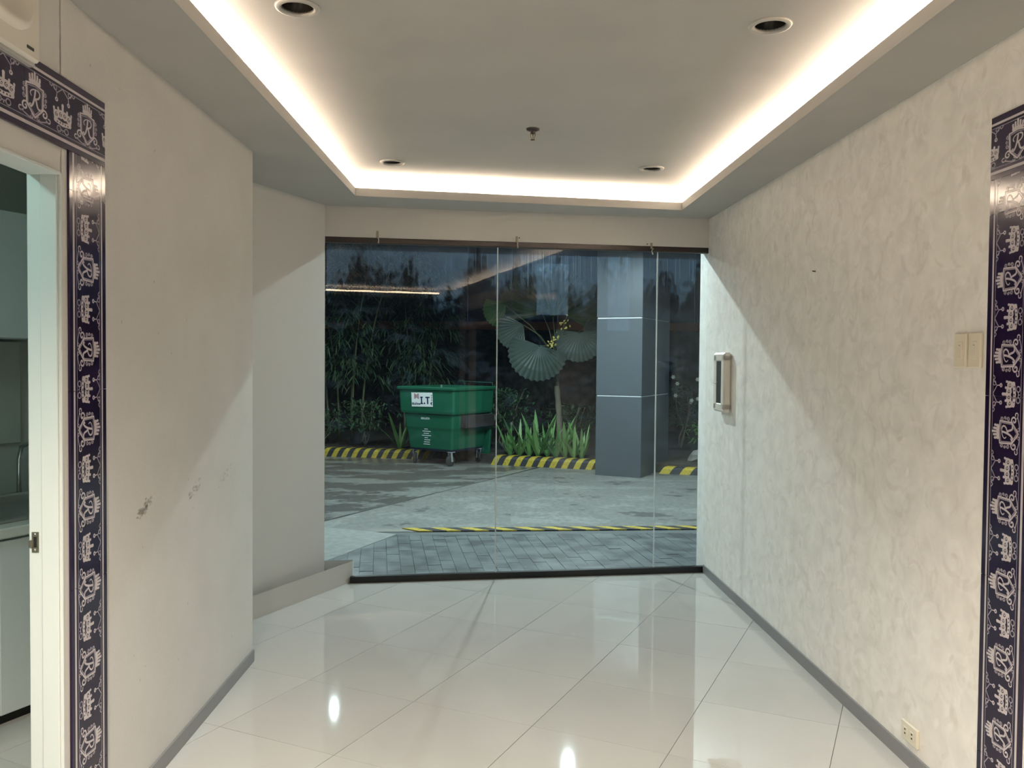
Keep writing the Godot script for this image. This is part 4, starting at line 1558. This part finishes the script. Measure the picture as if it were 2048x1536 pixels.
# ------------------------------------------------------------------ the green bin
func build_bin() -> void:
	var turn := -0.576
	var bin := thing("wheeled_bin", "large green plastic waste bin on black casters in front of the kerb", "waste bin", Vector3(-1.062, ROAD, -13.98), turn)
	var st := new_st(true)
	st.set_smooth_group(-1)
	loft(st, [[0.26, 0.43, 0.43, 0.04], [0.84, 0.50, 0.50, 0.04]], true, false)
	loft(st, [[0.84, 0.50, 0.50, 0.04], [0.825, 0.535, 0.535, 0.04], [0.86, 0.545, 0.545, 0.04], [1.20, 0.560, 0.560, 0.04]], false, false)
	loft(st, [[1.20, 0.535, 0.535, 0.04], [0.60, 0.48, 0.48, 0.04], [0.32, 0.40, 0.40, 0.03]], false, false)
	obj(bin, "body", st, M.bin_green)
	st = new_st()
	loft(st, [[1.195, 0.560, 0.560, 0.04], [1.205, 0.592, 0.592, 0.05], [1.235, 0.597, 0.597, 0.05], [1.25, 0.585, 0.585, 0.05], [1.25, 0.54, 0.54, 0.04], [1.20, 0.53, 0.53, 0.04]], false, false)
	obj(bin, "rim", st, M.bin_green)
	st = new_st()
	loft(st, [[0.225, 0.415, 0.415, 0.03], [0.262, 0.435, 0.435, 0.03]], true, true)
	obj(bin, "base_frame", st, M.bin_navy)
	st = new_st()   # fork sleeve on the right side
	box(st, at(0.53, 0.70, 0.02 - 0.14), Vector3(0.13, 0.20, 0.80), 0.008)
	obj(bin, "fork_sleeve", st, M.pocket_brown)
	st = new_st()   # rear plate
	box(st, Transform3D(Basis(Vector3.BACK, -0.06), Vector3(0.44, 0.46, -0.52)), Vector3(0.16, 0.72, 0.05), 0.008)
	obj(bin, "rear_plate", st, M.bin_green)
	st = new_st(true)
	tube(st, [Vector3(-0.20, 1.23, -0.57), Vector3(-0.20, 1.315, -0.57), Vector3(-0.19, 1.32, -0.57), Vector3(0.50, 1.305, -0.57), Vector3(0.51, 1.30, -0.57), Vector3(0.51, 1.23, -0.57)], [0.009, 0.009, 0.009, 0.009, 0.009, 0.009], 8)
	obj(bin, "push_rail", st, M.bin_dark)
	for c: Array in [[-0.36, 0.36, 0.5], [0.38, 0.38, -0.2], [0.38, -0.36, 0.9], [-0.36, -0.36, 0.1]]:
		var cs := Node3D.new()
		cs.name = "caster"
		bin.add_child(cs, true)
		cs.position = Vector3(c[0], 0, c[1])
		cs.rotation.y = c[2]
		st = new_st(true)
		lathe(st, [Vector2(0.0, -0.022), Vector2(0.078, -0.022), Vector2(0.088, -0.012), Vector2(0.088, 0.012), Vector2(0.078, 0.022), Vector2(0, 0.022)], 20, Transform3D(Basis(Vector3.BACK, PI / 2), Vector3(0, 0.088, 0.02)))
		obj(cs, "wheel", st, M.rubber)
		st = new_st()
		for s in [-1.0, 1.0]:
			box(st, Transform3D(Basis(Vector3.RIGHT, 0.12), Vector3(0.032 * s, 0.145, 0.012)), Vector3(0.007, 0.15, 0.038), 0.002)
		box(st, at(0, 0.222, 0), Vector3(0.09, 0.012, 0.09), 0.002)
		obj(cs, "fork", st, M.caster_grey)

	# printed sign and notice on the face turned to the lobby: the face leans, 0.015 m over 0.34 m
	var lean := atan(0.015 / 0.34)
	var sg := Node3D.new()
	sg.name = "printed_sign"
	bin.add_child(sg)
	sg.position = Vector3(-0.07, 1.045, 0.560)
	sg.rotation = Vector3(lean, 0, 0.02)
	sg.set_meta("label", "white sign with a barred M, the word Malina and I.T.")
	st = new_st()
	box(st, at(0, 0, 0), Vector3(0.425, 0.225, 0.006), 0.001)
	obj(sg, "sign_board", st, M.print_white)
	for i in 7:
		st = new_st()
		var h: float = [0.085, 0.085, 0.06, 0.05, 0.06, 0.085, 0.085][i]
		box(st, at(-0.150 + 0.0145 * i, 0.055, 0.0035), Vector3(0.0085, h, 0.002), 0.0)
		obj(sg, "logo_bar", st, M.print_red if i % 2 == 0 else M.print_navy)
	letters(sg, "Malina", 0.053, Vector3(-0.121, -0.066, 0.0035), M.print_navy, true, 0.0030)
	letters(sg, "I.T.", 0.162, Vector3(0.086, -0.014, 0.0035), M.print_navy, true, 0.0030)
	for i in 5:
		st = new_st()
		box(st, at(0.196, 0.066 - 0.036 * i, 0.0035), Vector3(0.014, 0.020, 0.002), 0.0)
		obj(sg, "tiny_letter", st, M.print_navy)
	var no := Node3D.new()
	no.name = "printed_notice"
	bin.add_child(no)
	no.position = Vector3(-0.055, 0.55, 0.4685)
	no.rotation = Vector3(atan(0.07 / 0.58), 0, 0)
	no.set_meta("label", "white lettering in a narrow column on the green body")
	letters(no, "MALATA", 0.045, Vector3(0, 0.195, 0.001), M.print_white, true, 0.002)
	rng.seed = 3
	for i in 11:
		st = new_st()
		var wd := rng.randf_range(0.10, 0.19)
		if i in [3, 7]:
			wd = 0.07
		box(st, at(rng.randf_range(-0.01, 0.01), 0.128 - 0.035 * i, 0.001), Vector3(wd, 0.011, 0.0016), 0.0)
		obj(no, "text_line", st, M.print_white)

func letters(parent: Node, text: String, size: float, where: Vector3, m: Material, bold: bool, depth: float) -> void:
	var f := SystemFont.new()
	f.font_names = PackedStringArray(["Droid Sans"])
	if bold:
		f.font_weight = 700
	var tm := TextMesh.new()
	tm.text = text
	tm.font = f
	tm.font_size = 64
	tm.pixel_size = size / 64.0
	tm.depth = depth
	tm.curve_step = 2.0
	put(parent, "lettering", tm, m, Transform3D(Basis(), where))

# ------------------------------------------------------------------ plants
func build_plants() -> void:
	rng.seed = 100
	# bamboo thickets
	var bl := ["tall dark bamboo clump filling the upper left of the glass", "dark bamboo clump drooping behind the green bin", "dark bamboo clump far left, partly behind the lobby wall"]
	var bp := [[-3.05, -16.0, 1.0, 90, 4.0], [-1.85, -16.5, 0.95, 80, 3.5], [-4.0, -15.7, 1.0, 44, 4.0]]
	for i in 3:
		bamboo(bl[i], Vector3(bp[i][0], 0.03, bp[i][1]), bp[i][3], bp[i][4])
	# bushes
	bush("leafy green shrub with bare twisted stems by the left kerb", Vector3(-2.62, 0.03, -15.15), 0.98, 0.46, 520, M.bush_leaf)
	bush("low dark shrub at the foot of the bamboo", Vector3(-3.4, 0.03, -15.3), 0.75, 0.42, 340, M.bush_leaf)
	bush("tangled shrub between the green bin and the fan palm", Vector3(-0.12, 0.03, -14.75), 1.25, 0.48, 620, M.bush_leaf)
	bush("thin shrub with small white flowers right of the pillar", Vector3(3.05, 0.03, -15.4), 1.30, 0.42, 330, M.bush_leaf, true)
	bush("small grassy shrub beside the rock right of the pillar", Vector3(3.35, 0.03, -14.5), 0.62, 0.34, 300, M.lily_leaf)
	bush("dark shrub behind the lilies by the pillar", Vector3(1.05, 0.03, -15.4), 0.9, 0.5, 420, M.bush_leaf)
	bush("dark shrub low behind the green bin", Vector3(-1.2, 0.03, -15.5), 0.85, 0.5, 360, M.bush_leaf)
	# strap-leaved lilies along the kerb
	var meshes := []
	for v in 5:
		var st := new_st(true)
		var l: float = [0.62, 0.52, 0.70, 0.44, 0.58][v]
		blade(st, Vector3.ZERO, Vector3(0.0, 1, 0.22 + 0.09 * v), Vector3(1, 0, 0), l, [0.055, 0.05, 0.062, 0.046, 0.052][v], 0.25 + 0.10 * v, 6)
		meshes.append(mesh_of(st))
	var n := 0
	for p: Array in [[-0.02, -13.93, 0.85], [0.13, -13.86, 1.0], [0.29, -13.83, 0.92], [0.43, -13.74, 1.1], [0.58, -13.72, 0.95], [0.71, -13.64, 1.08], [0.86, -13.62, 0.9], [0.99, -13.52, 0.98], [1.12, -13.55, 0.88]  , [-1.92, -14.72, 0.98]]:
		var where: String = "standing alone beside the left edge of the green bin" if n == 9 else ("at the left end of the kerb row" if n == 0 else ("at the pillar end of the kerb row" if n == 8 else ["second", "third", "fourth", "fifth", "sixth", "seventh", "eighth"][n - 1] + " in the kerb row from the bin"))
		var t := thing("strap_leaf_lily", "green strap-leaved lily " + where, "plant", Vector3(p[0], 0.03, p[1]), rng.randf() * TAU, "strap-leaved lilies along the kerb")
		for k in 11:
			var v := rng.randi_range(0, 4)
			var a := TAU * k / 11.0 + rng.randf_range(-0.25, 0.25)
			var s: float = p[2] * rng.randf_range(0.8, 1.12)
			put(t, "leaf", meshes[v], M.lily_leaf if rng.randf() < 0.7 else M.lily_leaf_pale, Transform3D(Basis(Vector3.UP, a).scaled(Vector3(s, s, s)), Vector3(sin(a), 0, cos(a)) * 0.02))
		n += 1
	fan_palm()
	# rock
	var rk := new_st()
	var ns := FastNoiseLite.new()
	ns.seed = 6
	ns.frequency = 0.9
	var grid := []
	for i in 9:
		var row := []
		for j in 14:
			var th := PI * i / 8.0
			var ph := TAU * j / 14.0
			var v := Vector3(sin(th) * cos(ph), cos(th), sin(th) * sin(ph))
			var r := 1.0 + 0.35 * ns.get_noise_3dv(v * 2.0)
			row.append(Vector3(v.x * 0.34, v.y * 0.13, v.z * 0.24) * r)
		grid.append(row)
	for i in 8:
		for j in 14:
			var k := (j + 1) % 14
			face(rk, [grid[i][j], grid[i][k], grid[i + 1][k]] if i < 8 else [], Vector3.ZERO)
			face(rk, [grid[i][j], grid[i + 1][k], grid[i + 1][j]], Vector3.ZERO)
	var ro := obj(self, "garden_rock", rk, M.stone, at(3.10, 0.09, -13.35))
	tag(ro, "flat grey garden rock on the bed right of the pillar", "rock")

func bamboo(label: String, where: Vector3, culms: int, height: float) -> void:
	var t := thing("bamboo_clump", label, "bamboo", where)
	var pale := new_st(true)
	var leaf := new_st(true)
	leaf.set_smooth_group(-1)
	pale.set_smooth_group(-1)
	for c in int(culms / 14.0):
		var a := rng.randf() * TAU
		var r := rng.randf_range(0.05, 0.45)
		var foot := Vector3(cos(a) * r, -0.05, sin(a) * r)
		var lean := Vector3(cos(a), 0, sin(a)) * rng.randf_range(0.1, 0.5)
		var h := height * rng.randf_range(0.75, 1.05)
		var path := []
		var rad := []
		for k in 7:
			var s := k / 6.0
			path.append(foot + Vector3(0, h * s * (1 - 0.12 * s), 0) + lean * s * s * 1.6)
			rad.append(lerpf(0.026, 0.007, s))
		var st := new_st(true)
		tube(st, path, rad, 6)
		obj(t, "culm", st, M.culm)
	for c in culms * 5:
		# a twig with a hand of drooping leaves
		var a := rng.randf() * TAU
		var y := height * (0.30 + 0.72 * pow(rng.randf(), 0.8))
		var r := rng.randf_range(0.15, 0.95)
		var p := Vector3(cos(a) * r, y - 0.25 * r * r, sin(a) * r * 0.8)
		for k in rng.randi_range(5, 9):
			var b := a + rng.randf_range(-1.0, 1.0)
			var dir := Vector3(cos(b), rng.randf_range(-0.7, 0.25), sin(b))
			blade(pale if rng.randf() < 0.22 else leaf, p + Vector3(rng.randfn(0, 0.05), rng.randfn(0, 0.05), rng.randfn(0, 0.05)), dir, dir.cross(Vector3.UP), rng.randf_range(0.17, 0.32), rng.randf_range(0.018, 0.034), rng.randf_range(0.3, 1.1), 3)
	obj(t, "foliage", leaf, M.bamboo_leaf).set_meta("kind", "stuff")
	obj(t, "young_foliage", pale, M.bamboo_leaf_pale).set_meta("kind", "stuff")

func bush(label: String, where: Vector3, height: float, spread: float, leaves: int, m: Material, flowers := false) -> void:
	var t := thing("shrub", label, "shrub", where)
	for c in 4:
		var a := rng.randf() * TAU
		var st := new_st(true)
		var path := []
		var rad := []
		for k in 6:
			var s := k / 5.0
			path.append(Vector3(cos(a) * spread * 0.6 * s + rng.randfn(0, 0.025), -0.04 + height * 0.85 * s, sin(a) * spread * 0.6 * s + rng.randfn(0, 0.025)))
			rad.append(lerpf(0.016, 0.005, s))
		tube(st, path, rad, 6)
		obj(t, "stem", st, M.bark)
	var st := new_st()
	for i in leaves:
		var v := Vector3(rng.randfn(0, 0.5), rng.randf_range(-1, 1), rng.randfn(0, 0.5))
		var p := Vector3(v.x * spread, height * (0.58 + 0.40 * v.y * (1.0 - 0.3 * v.length())), v.z * spread)
		var dir := Vector3(rng.randfn(0, 1), rng.randfn(0.1, 0.6), rng.randfn(0, 1)).normalized()
		blade(st, p, dir, dir.cross(Vector3(0.1, 1, 0.2)), rng.randf_range(0.06, 0.13), rng.randf_range(0.025, 0.045), 0.5, 2)
	obj(t, "foliage", st, m).set_meta("kind", "stuff")
	if flowers:
		for i in 9:
			st = new_st()
			var p := Vector3(rng.randfn(0, 0.22), height * rng.randf_range(0.55, 1.0), 0.30 + rng.randfn(0, 0.06))
			for k in 6:
				var a := TAU * k / 6.0
				blade(st, p, Vector3(cos(a), sin(a), 0.4), Vector3(-sin(a), cos(a), 0), 0.045, 0.03, 0.1, 2)
			obj(t, "flower", st, M.white_petal)

func fan_palm() -> void:
	var base := Vector3(0.83, 0.03, -14.85)
	var t := thing("fan_palm", "fan palm with large round pleated leaves left of the pillar", "palm", base)
	var st := new_st(true)
	var path := []
	var rad := []
	for k in 15:
		var s := k / 14.0
		path.append(Vector3(0.02 * sin(s * 5.0) - 0.06 * s, -0.05 + 1.62 * s, 0.02 * cos(s * 4.0)))
		rad.append(0.052 + 0.008 * (k % 2) - 0.008 * s)
	tube(st, path, rad, 10)
	obj(t, "trunk", st, M.bark)
	var crown := Vector3(-0.07, 1.60, 0.02)
	# hub of each leaf (local), direction its blade hangs or points, facing, radius, colour
	for l: Array in [
		[Vector3(-0.37, 1.80, 0.45), Vector3(-0.30, -0.9, 0.25), Vector3(0.05, 0.30, 1.0), 0.60, "palm_leaf", 190.0],
		[Vector3(0.30, 2.03, 0.30), Vector3(-0.05, -0.9, 0.2), Vector3(-0.1, 0.35, 1.0), 0.50, "palm_leaf", 200.0],
		[Vector3(-0.64, 2.16, 0.15), Vector3(-0.85, -0.45, 0.2), Vector3(0.15, 0.55, 1.0), 0.50, "palm_leaf", 130.0],
		[Vector3(-0.95, 2.50, -0.05), Vector3(-0.75, -0.45, 0.1), Vector3(0.0, 0.2, 1.0), 0.42, "palm_leaf_bright", 110.0],
		[Vector3(-0.12, 2.32, -0.25), Vector3(0.05, 0.95, 0.0), Vector3(0.0, -0.35, 1.0), 0.92, "palm_leaf_bright", 120.0],
		[Vector3(-0.30, 2.38, -0.35), Vector3(-0.75, 0.60, 0.0), Vector3(0.1, -0.2, 1.0), 0.85, "palm_leaf_bright", 110.0],
		[Vector3(0.14, 2.34, -0.40), Vector3(0.85, 0.50, 0.0), Vector3(-0.2, -0.1, 1.0), 0.80, "palm_leaf_bright", 120.0],
		[Vector3(0.42, 2.12, -0.35), Vector3(0.95, -0.15, -0.1), Vector3(-0.1, 0.3, 1.0), 0.50, "palm_leaf", 150.0]]:
		var hub: Vector3 = l[0]
		var stalk := new_st(true)
		var mid := (crown + hub) / 2 + Vector3(0, 0.10, 0)
		tube(stalk, [crown, mid, hub], [0.014, 0.011, 0.008], 6)
		obj(t, "leaf_stalk", stalk, M.culm)
		obj(t, "fan_leaf", fan_leaf(hub, l[1], l[2], l[3], l[5]), M[l[4]])
	# flower sprays
	for f: Array in [[Vector3(-0.16, 1.86, 0.62), 26], [Vector3(0.06, 2.18, 0.42), 14]]:
		var fl := new_st()
		for i in f[1]:
			var p: Vector3 = f[0] + Vector3(rng.randfn(0, 0.055), rng.randfn(0, 0.065), rng.randfn(0, 0.04))
			var dir := Vector3(rng.randfn(0, 1), rng.randfn(0, 1), 0.4).normalized()
			blade(fl, p, dir, dir.cross(Vector3(0.3, 0.2, 1)), 0.045, 0.026, 0.1, 2)
		obj(t, "flower_spray", fl, M.blossom).set_meta("kind", "stuff")
		var sk := new_st(true)
		tube(sk, [crown, (crown + f[0]) / 2 + Vector3(0.02, 0.06, 0), f[0]], [0.008, 0.006, 0.004], 6)
		obj(t, "flower_stalk", sk, M.culm)

# pleated blade: folds fan out from the hub, with a toothed outer edge
func fan_leaf(hub: Vector3, along: Vector3, facing: Vector3, r: float, sweep: float) -> SurfaceTool:
	var st := new_st()
	var d := along.normalized()
	var f := (facing - d * facing.dot(d)).normalized()
	var s := d.cross(f)
	var n := int(sweep / 5.0)
	var pt := func(k: int, q: float) -> Vector3:
		var a := deg_to_rad(-sweep / 2 + sweep * k / n)
		var edge: float = 1.0 if k % 2 == 0 else (1.0 if q < 0.99 else 0.945)
		var rr := r * q * edge * (0.84 + 0.16 * cos(a))
		var lift := (0.020 if k % 2 == 0 else -0.020) * q * r - 0.22 * r * q * q
		return hub + (d * cos(a) + s * sin(a)) * rr + f * lift
	for k in n:
		var q := [0.03, 0.35, 0.7, 1.0]
		for j in 3:
			quad(st, pt.call(k, q[j]), pt.call(k + 1, q[j]), pt.call(k + 1, q[j + 1]), pt.call(k, q[j + 1]))
	return st
